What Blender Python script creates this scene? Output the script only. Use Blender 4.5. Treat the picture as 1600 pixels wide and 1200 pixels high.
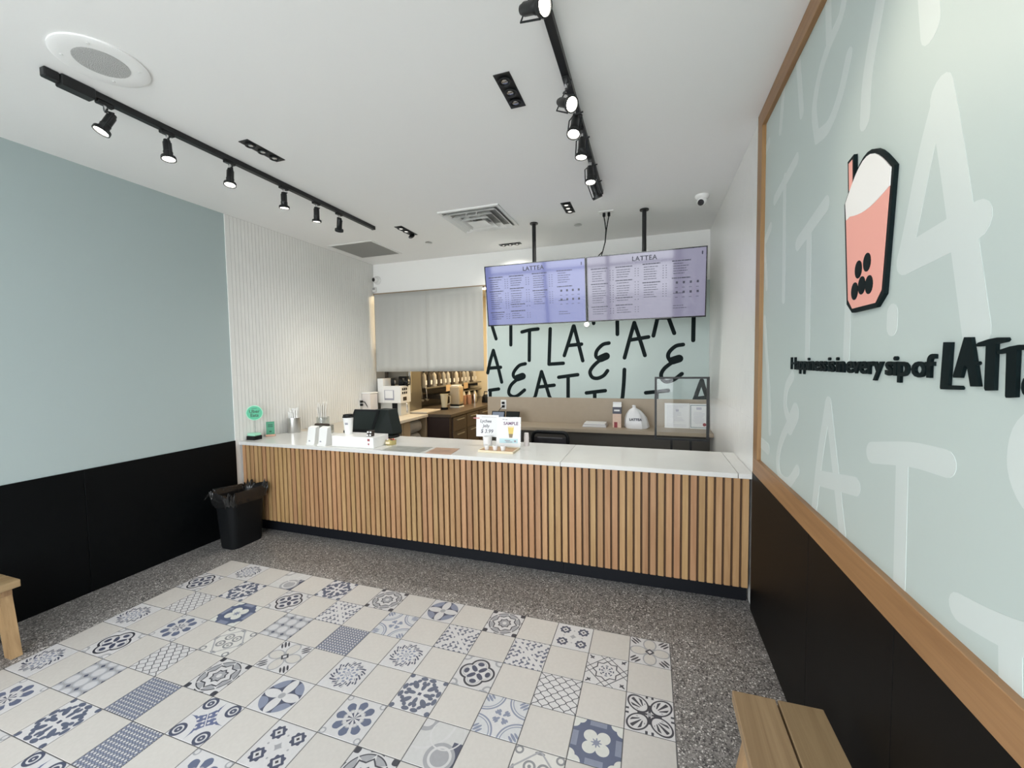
import bpy, bmesh, math, random
from mathutils import Vector, Matrix
random.seed(7)
for o in list(bpy.data.objects):
    bpy.data.objects.remove(o, do_unlink=True)
SC = bpy.context.scene
COL = SC.collection
PI = math.pi

# ------------------------------------------------------------------ camera
CAM = Vector((-0.10025, -2.27539, 1.51320))
FPX = 643.53
RX, RY, RZ = -0.052227, -0.014505, 0.324885
CM = (Matrix.Rotation(RZ, 3, 'Z') @ Matrix.Rotation(PI/2+RX, 3, 'X') @ Matrix.Rotation(RY, 3, 'Z'))
cd = bpy.data.cameras.new('camera')
cd.sensor_width = 36.0
cd.lens = FPX/1600.0*36.0
cd.clip_start = 0.02
cam = bpy.data.objects.new('camera', cd)
COL.objects.link(cam)
cam.matrix_world = Matrix.Translation(CAM) @ CM.to_4x4()
SC.camera = cam

# ------------------------------------------------------------------ world and exposure
SC.view_settings.view_transform = 'Standard'
SC.view_settings.look = 'None'
SC.view_settings.gamma = 1.0
SC.view_settings.use_curve_mapping = False
SC.view_settings.exposure = 0.92
W = bpy.data.worlds.new('overcast_sky')
SC.world = W
W.use_nodes = True
bg = W.node_tree.nodes['Background']
bg.inputs[0].default_value = (0.93, 0.97, 1.0, 1)
bg.inputs[1].default_value = 4.4

# room extents (metres)
XL, XR, YB, YF, ZC = -3.70, 0.47, 2.53, -3.40, 2.87
# daylight comes in through the glazed shop front; a portal helps sampling that opening
pl = bpy.data.lights.new('shopfront_portal', 'AREA')
pl.shape = 'RECTANGLE'; pl.size = 4.0; pl.size_y = 2.62
pl.cycles.is_portal = True
plo = bpy.data.objects.new('shopfront_portal', pl)
COL.objects.link(plo)
plo.location = (-1.6, YF-0.06, 1.36)
plo.rotation_euler = (PI/2, 0, 0)

def ray(u, v):
    return CM @ Vector(((u-800)/FPX, -(v-600)/FPX, -1))
def at(u, v, ax, val):
    d = ray(u, v)
    t = (val-CAM[ax])/d[ax]
    return CAM + d*t

# ------------------------------------------------------------------ node helpers
class X:
    """a value in a shader graph; python arithmetic builds Math nodes"""
    def __init__(s, nt, so): s.nt = nt; s.so = so
    def op(s, name, *a): return mth(s.nt, name, s, *a)
    def __add__(s, o): return s.op('ADD', o)
    __radd__ = __add__
    def __sub__(s, o): return s.op('SUBTRACT', o)
    def __rsub__(s, o): return mth(s.nt, 'SUBTRACT', o, s)
    def __mul__(s, o): return s.op('MULTIPLY', o)
    __rmul__ = __mul__
    def __truediv__(s, o): return s.op('DIVIDE', o)
    def __neg__(s): return s.op('MULTIPLY', -1.0)
    def __lt__(s, o): return s.op('LESS_THAN', o)
    def __gt__(s, o): return s.op('GREATER_THAN', o)
    def __and__(s, o): return s.op('MULTIPLY', o)
    def __or__(s, o): return s.op('MAXIMUM', o)
    def abs(s): return s.op('ABSOLUTE')
    def sin(s): return s.op('SINE')
    def cos(s): return s.op('COSINE')
    def sqrt(s): return s.op('SQRT')
    def frac(s): return s.op('FRACT')
    def min(s, o): return s.op('MINIMUM', o)
    def max(s, o): return s.op('MAXIMUM', o)
    def inv(s): return mth(s.nt, 'SUBTRACT', 1.0, s)
def mth(nt, name, *a):
    n = nt.nodes.new('ShaderNodeMath'); n.operation = name
    for i, v in enumerate(a):
        if isinstance(v, X): nt.links.new(v.so, n.inputs[i])
        else: n.inputs[i].default_value = float(v)
    return X(nt, n.outputs[0])
def mixc(nt, fac, a, b):
    n = nt.nodes.new('ShaderNodeMix'); n.data_type = 'RGBA'
    for so, v in ((n.inputs[0], fac), (n.inputs[6], a), (n.inputs[7], b)):
        if isinstance(v, X): nt.links.new(v.so, so)
        elif isinstance(v, tuple): so.default_value = (*v[:3], 1)
        elif isinstance(v, (int, float)): so.default_value = v
        else: nt.links.new(v, so)
    return n.outputs[2]

MATS = {}
def mat(name, col=(.8, .8, .8), rough=.5, metal=0., emit=None, estr=0., spec=None, coat=0., alpha=None, trans=0., bump=0., bscale=60., var=0., vscale=3.):
    if name in MATS: return MATS[name]
    m = bpy.data.materials.new(name); m.use_nodes = True
    nt = m.node_tree; b = nt.nodes['Principled BSDF']
    b.inputs['Base Color'].default_value = (*col, 1)
    b.inputs['Roughness'].default_value = rough
    b.inputs['Metallic'].default_value = metal
    if spec is not None: b.inputs['Specular IOR Level'].default_value = spec
    if coat: b.inputs['Coat Weight'].default_value = coat; b.inputs['Coat Roughness'].default_value = .05
    if trans: b.inputs['Transmission Weight'].default_value = trans; b.inputs['IOR'].default_value = 1.45
    if emit: b.inputs['Emission Color'].default_value = (*emit, 1); b.inputs['Emission Strength'].default_value = estr
    if alpha is not None: b.inputs['Alpha'].default_value = alpha
    if var or bump:
        tc = nt.nodes.new('ShaderNodeTexCoord')
        if var:
            n = nt.nodes.new('ShaderNodeTexNoise'); n.inputs['Scale'].default_value = vscale; n.inputs['Detail'].default_value = 5
            nt.links.new(tc.outputs['Object'], n.inputs['Vector'])
            c = mixc(nt, n.outputs['Fac'], tuple(x*(1-var) for x in col), tuple(min(1, x*(1+var)) for x in col))
            nt.links.new(c, b.inputs['Base Color'])
        if bump:
            n = nt.nodes.new('ShaderNodeTexNoise'); n.inputs['Scale'].default_value = bscale; n.inputs['Detail'].default_value = 4
            nt.links.new(tc.outputs['Object'], n.inputs['Vector'])
            bp = nt.nodes.new('ShaderNodeBump'); bp.inputs['Strength'].default_value = bump; bp.inputs['Distance'].default_value = .01
            nt.links.new(n.outputs['Fac'], bp.inputs['Height']); nt.links.new(bp.outputs['Normal'], b.inputs['Normal'])
    MATS[name] = m
    return m

def wood(name, c1, c2, axis='Z', scale=1., rough=.45, per=0.25):
    """grain that runs along the given axis, with a tint that differs from piece to piece"""
    m = bpy.data.materials.new(name); m.use_nodes = True
    nt = m.node_tree; b = nt.nodes['Principled BSDF']
    tc = nt.nodes.new('ShaderNodeTexCoord'); oi = nt.nodes.new('ShaderNodeObjectInfo')
    add = nt.nodes.new('ShaderNodeVectorMath'); add.operation = 'ADD'
    sc = nt.nodes.new('ShaderNodeVectorMath'); sc.operation = 'SCALE'; sc.inputs['Scale'].default_value = 9.
    cmb = nt.nodes.new('ShaderNodeCombineXYZ')
    for i in range(3): nt.links.new(oi.outputs['Random'], cmb.inputs[i])
    nt.links.new(cmb.outputs[0], sc.inputs[0])
    nt.links.new(tc.outputs['Object'], add.inputs[0]); nt.links.new(sc.outputs[0], add.inputs[1])
    mp = nt.nodes.new('ShaderNodeMapping')
    s = [30*scale]*3; s['XYZ'.index(axis)] = 1.6*scale
    mp.inputs['Scale'].default_value = s
    nt.links.new(add.outputs[0], mp.inputs['Vector'])
    n = nt.nodes.new('ShaderNodeTexNoise'); n.inputs['Scale'].default_value = 1.; n.inputs['Detail'].default_value = 6; n.inputs['Roughness'].default_value = .62; n.inputs['Distortion'].default_value = .6
    nt.links.new(mp.outputs[0], n.inputs['Vector'])
    rp = nt.nodes.new('ShaderNodeMapRange'); rp.inputs[1].default_value = .3; rp.inputs[2].default_value = .72
    nt.links.new(n.outputs['Fac'], rp.inputs[0])
    c = mixc(nt, rp.outputs[0], c1, c2)
    hv = nt.nodes.new('ShaderNodeHueSaturation')
    r = X(nt, oi.outputs['Random'])
    nt.links.new((r*per+(1-per/2)).so, hv.inputs['Value'])
    nt.links.new(((r*7.31).frac()*.1*per+(.5-.05*per)).so, hv.inputs['Hue'])
    nt.links.new(c, hv.inputs['Color'])
    nt.links.new(hv.outputs[0], b.inputs['Base Color'])
    b.inputs['Roughness'].default_value = rough
    bp = nt.nodes.new('ShaderNodeBump'); bp.inputs['Strength'].default_value = .12; bp.inputs['Distance'].default_value = .004
    nt.links.new(n.outputs['Fac'], bp.inputs['Height']); nt.links.new(bp.outputs[0], b.inputs['Normal'])
    MATS[name] = m
    return m

def terrazzo():
    m = bpy.data.materials.new('terrazzo'); m.use_nodes = True
    nt = m.node_tree; b = nt.nodes['Principled BSDF']
    tc = nt.nodes.new('ShaderNodeTexCoord')
    def vor(scale, w=0):
        v = nt.nodes.new('ShaderNodeTexVoronoi'); v.inputs['Scale'].default_value = scale
        mp = nt.nodes.new('ShaderNodeMapping'); mp.inputs['Location'].default_value = (w, w*2, 0)
        nt.links.new(tc.outputs['Object'], mp.inputs[0]); nt.links.new(mp.outputs[0], v.inputs['Vector'])
        return v
    v1 = vor(95); v2 = vor(190, 3.1)
    s1 = nt.nodes.new('ShaderNodeSeparateColor'); nt.links.new(v1.outputs['Color'], s1.inputs[0])
    s2 = nt.nodes.new('ShaderNodeSeparateColor'); nt.links.new(v2.outputs['Color'], s2.inputs[0])
    c = mixc(nt, X(nt, s2.outputs[0]), (.07, .066, .064), (.30, .285, .275))
    d1 = X(nt, v1.outputs['Distance'])
    chip = (d1 < .42) & (X(nt, s1.outputs[0]) > .80)
    c = mixc(nt, chip, c, (.60, .585, .57))
    dark = (d1 < .5) & (X(nt, s1.outputs[1]) > .70)
    c = mixc(nt, dark, c, (.05, .048, .05))
    d2 = X(nt, v2.outputs['Distance'])
    chip2 = (d2 < .45) & (X(nt, s2.outputs[1]) > .88)
    c = mixc(nt, chip2, c, (.68, .66, .64))
    nt.links.new(c, b.inputs['Base Color'])
    b.inputs['Roughness'].default_value = .38
    MATS['terrazzo'] = m
    return m

# ------------------------------------------------------------------ mesh helpers
class B:
    def __init__(s): s.bm = bmesh.new()
    def _new(s, vs, fs):
        v = [s.bm.verts.new(p) for p in vs]
        for f in fs:
            try: s.bm.faces.new([v[i] for i in f])
            except ValueError: pass
        return v
    def box(s, x0, x1, y0, y1, z0, z1, bev=0., M=None, seg=1):
        P = [Vector((x, y, z)) for x in (x0, x1) for y in (y0, y1) for z in (z0, z1)]
        if M is not None: P = [M @ p for p in P]
        v = s._new(P, [(0, 1, 3, 2), (4, 6, 7, 5), (0, 4, 5, 1), (2, 3, 7, 6), (0, 2, 6, 4), (1, 5, 7, 3)])
        if bev:
            es = list({e for q in v for e in q.link_edges})
            bmesh.ops.bevel(s.bm, geom=es, offset=bev, segments=seg, affect='EDGES', profile=.5)
        return s
    def cyl(s, p0, p1, r0, r1=None, n=20, cap=True):
        p0 = Vector(p0); p1 = Vector(p1); r1 = r0 if r1 is None else r1
        d = (p1-p0).normalized(); a = d.orthogonal().normalized(); b = d.cross(a)
        vs = []
        for p, r in ((p0, r0), (p1, r1)):
            for i in range(n):
                t = 2*PI*i/n; vs.append(p+(a*math.cos(t)+b*math.sin(t))*r)
        fs = [(i, (i+1) % n, n+(i+1) % n, n+i) for i in range(n)]
        if cap: fs += [tuple(range(n-1, -1, -1)), tuple(range(n, 2*n))]
        s._new(vs, fs); return s
    def lathe(s, prof, M=None, n=24, c=(0, 0, 0), sx=1., sy=1.):
        c = Vector(c); vs = []; m = len(prof)
        for r, z in prof:
            for i in range(n):
                t = 2*PI*i/n; p = Vector((r*math.cos(t)*sx, r*math.sin(t)*sy, z))
                vs.append((M @ p if M is not None else p)+c)
        fs = []
        for j in range(m-1):
            for i in range(n):
                k = (i+1) % n; fs.append((j*n+i, j*n+k, (j+1)*n+k, (j+1)*n+i))
        fs.append(tuple(range(n-1, -1, -1))); fs.append(tuple(range((m-1)*n, m*n)))
        s._new(vs, fs); return s
    def tube(s, pts, r, n=8, closed=False):
        pts = [Vector(p) for p in pts]; m = len(pts); vs = []; up = None
        for i, p in enumerate(pts):
            q0 = pts[i-1] if (i or closed) else p; q1 = pts[(i+1) % m] if (i < m-1 or closed) else p
            d = (q1-q0).normalized()
            up = d.orthogonal().normalized() if up is None else (up-d*up.dot(d)).normalized()
            b = d.cross(up); rr = r[i] if isinstance(r, (list, tuple)) else r
            for k in range(n):
                t = 2*PI*k/n; vs.append(p+(up*math.cos(t)+b*math.sin(t))*rr)
        fs = []
        for i in range(m if closed else m-1):
            j = (i+1) % m
            for k in range(n): fs.append((i*n+k, i*n+(k+1) % n, j*n+(k+1) % n, j*n+k))
        if not closed: fs += [tuple(range(n-1, -1, -1)), tuple(range((m-1)*n, m*n))]
        s._new(vs, fs); return s
    def prism(s, poly, ext):
        """closed outline (3D points, coplanar) swept along the vector ext; concave outlines allowed"""
        ext = Vector(ext); n = len(poly)
        a = [s.bm.verts.new(Vector(p)) for p in poly]; b = [s.bm.verts.new(Vector(p)+ext) for p in poly]
        f0 = s.bm.faces.new(a); f1 = s.bm.faces.new(b[::-1])
        for i in range(n): s.bm.faces.new((a[i], b[i], b[(i+1) % n], a[(i+1) % n]))
        f0.normal_update(); f1.normal_update()
        bmesh.ops.triangulate(s.bm, faces=[f0, f1])
        return s
    def quad(s, a, b, c, d): s._new([a, b, c, d], [(0, 1, 2, 3)]); return s
    def grid(s, fn, nu, nv):
        vs = [Vector(fn(i/nu, j/nv)) for j in range(nv+1) for i in range(nu+1)]
        fs = [(j*(nu+1)+i, j*(nu+1)+i+1, (j+1)*(nu+1)+i+1, (j+1)*(nu+1)+i) for j in range(nv) for i in range(nu)]
        s._new(vs, fs); return s
    def obj(s, name, m, parent=None, smooth=False, kind=None, local=False):
        off = Vector((0, 0, 0)); p = parent
        while p is not None: off += p.location; p = p.parent
        if not local and off.length: bmesh.ops.translate(s.bm, verts=s.bm.verts, vec=-off)
        bmesh.ops.recalc_face_normals(s.bm, faces=s.bm.faces)
        me = bpy.data.meshes.new(name); s.bm.to_mesh(me); s.bm.free()
        if smooth:
            for f in me.polygons: f.use_smooth = True
            try: me.set_sharp_from_angle(angle=math.radians(40))
            except Exception: pass
        me.materials.append(MATS[m] if isinstance(m, str) else m)
        o = bpy.data.objects.new(name, me); COL.objects.link(o)
        if parent is not None: o.parent = parent
        if kind: o['kind'] = kind
        return o
def thing(name, label, cat, loc, group=None):
    o = bpy.data.objects.new(name, None); COL.objects.link(o)
    o.empty_display_size = .05
    o.location = loc; o['label'] = label; o['category'] = cat
    if group: o['group'] = group
    return o
def tag(o, label, cat, group=None):
    o['label'] = label; o['category'] = cat
    if group: o['group'] = group
    return o
def text_mesh(s, size, ext=0., offset=0., align='CENTER', spacing=1., shear=0.):
    cu = bpy.data.curves.new('t', 'FONT'); cu.body = s; cu.size = size; cu.extrude = ext; cu.offset = offset
    cu.align_x = align; cu.align_y = 'CENTER'; cu.space_character = spacing; cu.shear = shear; cu.resolution_u = 3
    o = bpy.data.objects.new('t', cu); COL.objects.link(o)
    dg = bpy.context.evaluated_depsgraph_get()
    me = bpy.data.meshes.new_from_object(o.evaluated_get(dg))
    bpy.data.objects.remove(o, do_unlink=True); bpy.data.curves.remove(cu)
    return me
def text(name, s, size, M, m, parent=None, **k):
    me = text_mesh(s, size, **k); me.name = name
    me.transform(M)
    off = Vector((0, 0, 0)); p = parent
    while p is not None: off += p.location; p = p.parent
    me.transform(Matrix.Translation(-off))
    me.materials.append(MATS[m])
    o = bpy.data.objects.new(name, me); COL.objects.link(o)
    if parent is not None: o.parent = parent
    return o
def frame_m(origin, xa, ya):
    xa = Vector(xa).normalized(); ya = Vector(ya).normalized(); za = xa.cross(ya)
    M = Matrix((xa, ya, za)).transposed().to_4x4(); M.translation = Vector(origin)
    return M
def stroke_poly(pts, w, n=7):
    """outline of a round-capped brush stroke along 2D points"""
    pts = [Vector(p) for p in pts]; L = []; R = []
    m = len(pts); ws = w if isinstance(w, (list, tuple)) else [w]*m
    for i, p in enumerate(pts):
        d = ((pts[min(i+1, m-1)]-pts[max(i-1, 0)]).normalized()); nn = Vector((-d.y, d.x))*ws[i]/2
        L.append(p+nn); R.append(p-nn)
    out = list(L)
    d = (pts[-1]-pts[-2]).normalized(); a0 = math.atan2(d.x, -d.y)
    a0 = math.atan2(*( (L[-1]-pts[-1]).yx ))
    for k in range(1, n): out.append(pts[-1]+Vector((math.cos(a0-PI*k/n), math.sin(a0-PI*k/n)))*ws[-1]/2)
    out += R[::-1]
    a0 = math.atan2(*((R[0]-pts[0]).yx))
    for k in range(1, n): out.append(pts[0]+Vector((math.cos(a0-PI*k/n), math.sin(a0-PI*k/n)))*ws[0]/2)
    return out
def smooth_line(pts, k=4):
    """Catmull-Rom through 2D points"""
    if len(pts) < 3: return pts
    P = [Vector(p) for p in pts]; P = [P[0]*2-P[1]]+P+[P[-1]*2-P[-2]]; out = []
    for i in range(1, len(P)-2):
        for j in range(k):
            t = j/k; a, b, c, d = P[i-1:i+3]
            out.append(.5*((2*b)+(c-a)*t+(2*a-5*b+4*c-d)*t*t+(3*b-a-3*c+d)*t**3))
    out.append(P[-2]); return out

# ------------------------------------------------------------------ materials
terrazzo()
mat('ceiling_paint', (.90, .90, .89), .75)
mat('wall_white', (.93, .93, .91), .6)
mat('green_paint', (.40, .475, .475), .55, bump=.03, bscale=240)
mat('mural_paint', (.50, .575, .55), .45)
mat('mural_letter', (.605, .665, .645), .45)
mat('mural_back', (.475, .56, .54), .5)
mat('letter_black', (.004, .010, .011), .6, spec=.12)
mat('black_panel', (.0022, .003, .0036), .5, spec=.12)
mat('black_panel_brown', (.0035, .0032, .003), .5, spec=.14)
mat('finger_tile', (.80, .795, .77), .28)
mat('finger_grout', (.42, .415, .40), .8)
mat('grout', (.10, .10, .105), .85)
mat('black_metal', (.012, .013, .014), .38, spec=.4)
mat('black_plastic', (.006, .007, .008), .5, spec=.2)
mat('black_gloss', (.008, .008, .010), .12)
mat('screen_dark', (.006, .010, .009), .5, spec=.25)
mat('chrome', (.75, .75, .76), .18, 1.)
mat('steel', (.58, .58, .57), .3, 1.)
mat('brushed_steel', (.30, .285, .25), .42, 1.)
mat('white_plastic', (.82, .82, .80), .38)
mat('white_gloss', (.86, .86, .85), .2)
mat('quartz', (.67, .665, .645), .22, var=.05, vscale=5)
mat('beige_top', (.62, .56, .47), .4, var=.1, vscale=7)
mat('lamp_glow', (1, 1, 1), .4, emit=(1, .95, .84), estr=9.)
mat('dark_brown', (.035, .023, .015), .6)
mat('slat_back', (.10, .052, .022), .6)
mat('kick', (.006, .007, .010), .5, spec=.2)
mat('fabric_grey', (.47, .47, .445), .9, bump=.12, bscale=500)
mat('paper', (.84, .84, .84), .6)
mat('paper_print', (.62, .61, .64), .6)
mat('ink', (.10, .10, .13), .6)
mat('ink_grey', (.33, .33, .37), .6)
mat('ink_red', (.30, .05, .06), .6)
mat('ink_purple', (.17, .08, .16), .6)
mat('green_acrylic', (.03, .42, .22), .3)
mat('green_ink', (.005, .10, .05), .5)
mat('green_pale', (.35, .70, .52), .3)
mat('pink', (.86, .40, .33), .5)
mat('foam_white', (.86, .85, .83), .5)
mat('gold', (.55, .46, .20), .35, .6)
mat('red_candy', (.45, .06, .05), .3)
mat('amber', (.70, .52, .10), .4)
mat('brown_drink', (.20, .14, .06), .4)
mat('cyan_print', (.50, .72, .78), .5)
mat('tray_wood', (.46, .27, .14), .5, var=.2, vscale=14)
mat('tray_rim', (.80, .70, .50), .5)
mat('print_grey', (.30, .31, .29), .35, var=.45, vscale=11)
mat('print_brown', (.42, .27, .19), .35, var=.45, vscale=11)
mat('laminate', (.40, .325, .24), .5, var=.05, vscale=20)
mat('dark_under', (.12, .11, .095), .6)
mat('kitchen_wall', (.74, .66, .50), .6)
mat('kitchen_cab', (.065, .045, .032), .45)
mat('kitchen_cab_end', (.032, .019, .017), .4)
mat('bag_film', (.78, .78, .79), .3, bump=.25, bscale=26)
mat('liner', (.012, .012, .012), .22, bump=.8, bscale=22)
mat('sack', (.40, .38, .35), .7, bump=.5, bscale=18, var=.35, vscale=9)
mat('tan', (.62, .45, .27), .5)
mat('cardboard', (.42, .28, .16), .7)
mat('grille', (.33, .33, .315), .6)
mat('lens_dark', (.015, .015, .017), .12)
mat('reflector', (.55, .55, .56), .2, 1.)
mat('pavement', (.55, .55, .53), .8)
mat('alu', (.05, .05, .055), .4, .5)
mat('copper', (.45, .25, .17), .4, .3)
wood('oak_slat', (.33, .178, .076), (.47, .285, .14), 'Z', 1.0, .5, .2)
wood('oak_frame', (.235, .122, .048), (.37, .21, .09), 'Y', 1.0, .42, .1)
wood('oak_frame_z', (.235, .122, .048), (.37, .21, .09), 'Z', 1.0, .42, .1)
wood('bench_wood', (.19, .12, .055), (.38, .27, .145), 'Y', .55, .5, .12)
wood('bench_leg', (.22, .13, .06), (.44, .29, .15), 'Z', .55, .5, .12)
wood('trim_wood', (.28, .20, .13), (.40, .30, .20), 'X', 1.0, .5, .1)
def glassy(name, tint=(1, 1, 1), gl=.07):
    m = bpy.data.materials.new(name); m.use_nodes = True; nt = m.node_tree
    for n in list(nt.nodes):
        if n.type == 'BSDF_PRINCIPLED': nt.nodes.remove(n)
    t = nt.nodes.new('ShaderNodeBsdfTransparent'); t.inputs[0].default_value = (*tint, 1)
    g = nt.nodes.new('ShaderNodeBsdfGlossy'); g.inputs['Roughness'].default_value = .02
    x = nt.nodes.new('ShaderNodeMixShader'); x.inputs[0].default_value = gl
    nt.links.new(t.outputs[0], x.inputs[1]); nt.links.new(g.outputs[0], x.inputs[2])
    nt.links.new(x.outputs[0], nt.nodes['Material Output'].inputs[0])
    MATS[name] = m
glassy('thin_glass'); glassy('clear_sheet', (.97, .98, .98), .02); glassy('clear_plastic', (.93, .95, .95), .16); glassy('film', (.80, .82, .82), .22)
def screen(name, col, st):
    m = bpy.data.materials.new(name); m.use_nodes = True; nt = m.node_tree; b = nt.nodes['Principled BSDF']
    b.inputs['Base Color'].default_value = (.02, .02, .025, 1); b.inputs['Roughness'].default_value = .06
    b.inputs['Specular IOR Level'].default_value = .5
    b.inputs['Emission Color'].default_value = (*col, 1); b.inputs['Emission Strength'].default_value = st
    MATS[name] = m
screen('screen_blue', (.235, .265, .58), .40); screen('screen_lilac', (.33, .315, .44), .36)
screen('screen_tablet', (.16, .19, .24), .6)
mat('menu_ink', (.03, .03, .06), .35)

# ------------------------------------------------------------------ structure
def struct(o): o['kind'] = 'structure'; return o
floor = struct(B().box(XL-.15, XR+.15, YF-.15, 5.95, -.12, 0).obj('floor', 'terrazzo'))
ceiling = struct(B().box(XL-.15, XR+.15, YF-.15, 5.95, ZC, ZC+.12).obj('ceiling', 'ceiling_paint'))
wall_left = struct(B().box(XL-.15, XL, YF-.15, .455, 0, ZC).obj('wall_left', 'green_paint'))
wall_left_tiled = struct(B().box(XL-.15, XL+.003, .455, 5.95, 0, ZC).obj('wall_left_tiled', 'finger_grout'))
wall_right = struct(B().box(.49, XR+.15, YF-.15, .44, 0, ZC).obj('wall_right', 'mural_paint'))
wall_right_tiled = struct(B().box(.4885, XR+.15, .44, YB+.2, 0, ZC).obj('wall_right_tiled', 'finger_grout'))
# back wall: header over the kitchen opening, solid part behind the menu screens
bw = B().box(XL, -2.045, YB, YB+.12, 2.475, ZC).box(-2.045, .4885, YB, YB+.12, 0, ZC)
wall_back = struct(bw.obj('wall_back', 'wall_white'))
# shop front behind the photographer: low sill, head, side piers
fw = B().box(XL, .49, YF-.15, YF, 0, .10).box(XL, .49, YF-.15, YF, 2.66, ZC).box(XL, -3.58, YF-.15, YF, .10, 2.66).box(.36, .49, YF-.15, YF, .10, 2.66)
wall_front = struct(fw.obj('wall_front', 'alu'))
xs = [-3.58, -2.3, -.95, .36]
for i in range(3):
    a, b = xs[i], xs[i+1]; fr = .035
    f = B()
    f.box(a, a+fr, YF-.1, YF-.03, .10, 2.66).box(b-fr, b, YF-.1, YF-.03, .10, 2.66).box(a+fr, b-fr, YF-.1, YF-.03, .10, .16).box(a+fr, b-fr, YF-.1, YF-.03, 2.6, 2.66).box(a+fr, b-fr, YF-.1, YF-.03, 2.08, 2.13)
    w = struct(f.obj('window_%d' % (i+1), 'alu'))
    B().box(a+fr, b-fr, YF-.068, YF-.062, .16, 2.08).obj('window_pane', 'thin_glass', w)
    B().box(a+fr, b-fr, YF-.068, YF-.062, 2.13, 2.6).obj('window_pane', 'thin_glass', w)
pav = struct(B().box(-14, 11, -16, YF-.15, -.14, -.02).obj('ground_outside', 'pavement'))
# kitchen shell beyond the opening
struct(B().box(-1.62, -1.5, YB+.12, 5.8, 0, ZC).obj('wall_kitchen_right', 'kitchen_wall'))
wkb = struct(B().box(XL+.0035, -1.62, 5.6, 5.75, 0, ZC).obj('wall_kitchen_back', 'kitchen_wall'))

# narrow vertical finger tiles on both side walls behind the counter
def finger(x0, x1, y0, y1, z0, z1, pitch, parent):
    b = B(); n = int((y1-y0)/pitch)
    p = (y1-y0)/n
    zz = z0
    rows = [(z0+(z1-z0)*k/10, z0+(z1-z0)*(k+1)/10) for k in range(10)]
    for i in range(n):
        for a, c in rows:
            b.box(x0, x1, y0+i*p+.0018, y0+(i+1)*p-.0018, a+.0002, c-.0002)
    return b.obj('finger_tiles', 'finger_tile', parent, kind='stuff')
finger(XL, XL+.006, .462, YB-.002, 0.0, ZC-.002, .036, wall_left_tiled)
finger(.486, .489, .442, YB-.002, 0.0, ZC-.002, .036, wall_right_tiled)
B().box(XL, XL+.008, .452, .462, .0, ZC-.002).obj('edge_trim', 'white_plastic', wall_left_tiled)

# black wainscot panels, left and right, each panel a board
def wains(x0, x1, cuts, z1, m, parent):
    for a, b in zip(cuts, cuts[1:]):
        B().box(x0, x1, min(a, b)+.0012, max(a, b)-.0012, 0.0, z1, bev=.0012).obj('wainscot_panel', m, parent)
wains(XL, XL+.014, [.45, -.615, -1.83, -3.05, YF], .838, 'black_panel', wall_left)
wains(.474, .49, [.47, -.455, -1.04, -1.62, -2.24, -2.82, YF], .846, 'black_panel_brown', wall_right)

# oak frame around the wall mural, on the right wall
fr = struct(B().box(.47, .492, YF, .44, .846, .942, bev=.0015).obj('trim_1', 'oak_frame'))
struct(B().box(.47, .492, .345, .44, .942, ZC-.09, bev=.0015).obj('trim_2', 'oak_frame_z'))
struct(B().box(.47, .492, YF, .44, ZC-.09, ZC, bev=.0015).obj('trim_3', 'oak_frame'))

# ------------------------------------------------------------------ brush lettering painted on the right wall
XM = .4899
NST = [0]
def mural_strokes(zx, zy, sc, items):
    for pts, w in items:
        NST[0] += 1; th = .0002+.000012*NST[0]
        q = []
        for a, b in pts:
            p = at(zx+a/sc, zy+b/sc, 0, XM); q.append((-p.y, p.z))
        po = stroke_poly(smooth_line(q) if len(q) > 2 else q, w)
        B().prism([(XM-th, -y, z) for y, z in po], (th+.002, 0, 0)).obj('painted_stroke', 'mural_letter', wall_right)
S = 3.636
mural_strokes(1160, 0, S, [
    ([(487, -60), (489, 90), (492, 225)], .05), ([(590, -80), (560, 90), (498, 240), (440, 420), (408, 620), (424, 780)], .05),
    ([(424, 780), (490, 715), (555, 540), (604, 320)], .05),
    ([(316, 330), (337, 640)], .05), ([(240, 440), (216, 740)], .05),
    ([(800, -80), (715, 400), (695, 680)], .06), ([(1050, -100), (1068, 150)], .07),
    ([(308, 905), (185, 1135)], .055), ([(241, 1010), (233, 1700)], .045),
    ([(1130, 530), (1045, 860), (965, 1260), (915, 1490)], .06), ([(1130, 530), (1185, 860), (1262, 1400), (1328, 1880)], .075),
    ([(1335, 1250), (925, 1475)], .075),
    ([(475, 1160), (315, 1385)], .06), ([(378, 1340), (368, 2020)], .05),
    ([(150, 810), (128, 870)], .05), ([(160, 1290), (125, 1380)], .05), ([(125, 1390), (138, 1630)], .045),
    ([(605, 1600), (590, 2030)], .045), ([(852, 1780), (850, 1855)], .05)])
mural_strokes(1160, 600, S, [
    ([(285, -45), (252, 20), (242, 120), (262, 200)], .05), ([(300, 165), (270, 235)], .09),
    ([(262, 230), (222, 320), (200, 430), (215, 530), (262, 560), (312, 490)], .05),
    ([(125, -370), (150, 40), (156, 270)], .045), ([(108, 335), (145, 370)], .06),
    ([(488, 110), (440, 420), (405, 740)], .05), ([(488, 110), (528, 480), (572, 890)], .05), ([(440, 535), (645, 583)], .058),
    ([(735, 390), (950, 400), (1160, 452)], .06), ([(908, 440), (888, 1260)], .052),
    ([(1700, 200), (1600, 300), (1575, 480), (1640, 650), (1740, 690)], .05)])
mural_strokes(1100, 870, 3.2, [([(1275, 255), (1420, 335), (1560, 400), (1750, 470)], .058), ([(1530, 420), (1535, 900)], .05)])

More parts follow.
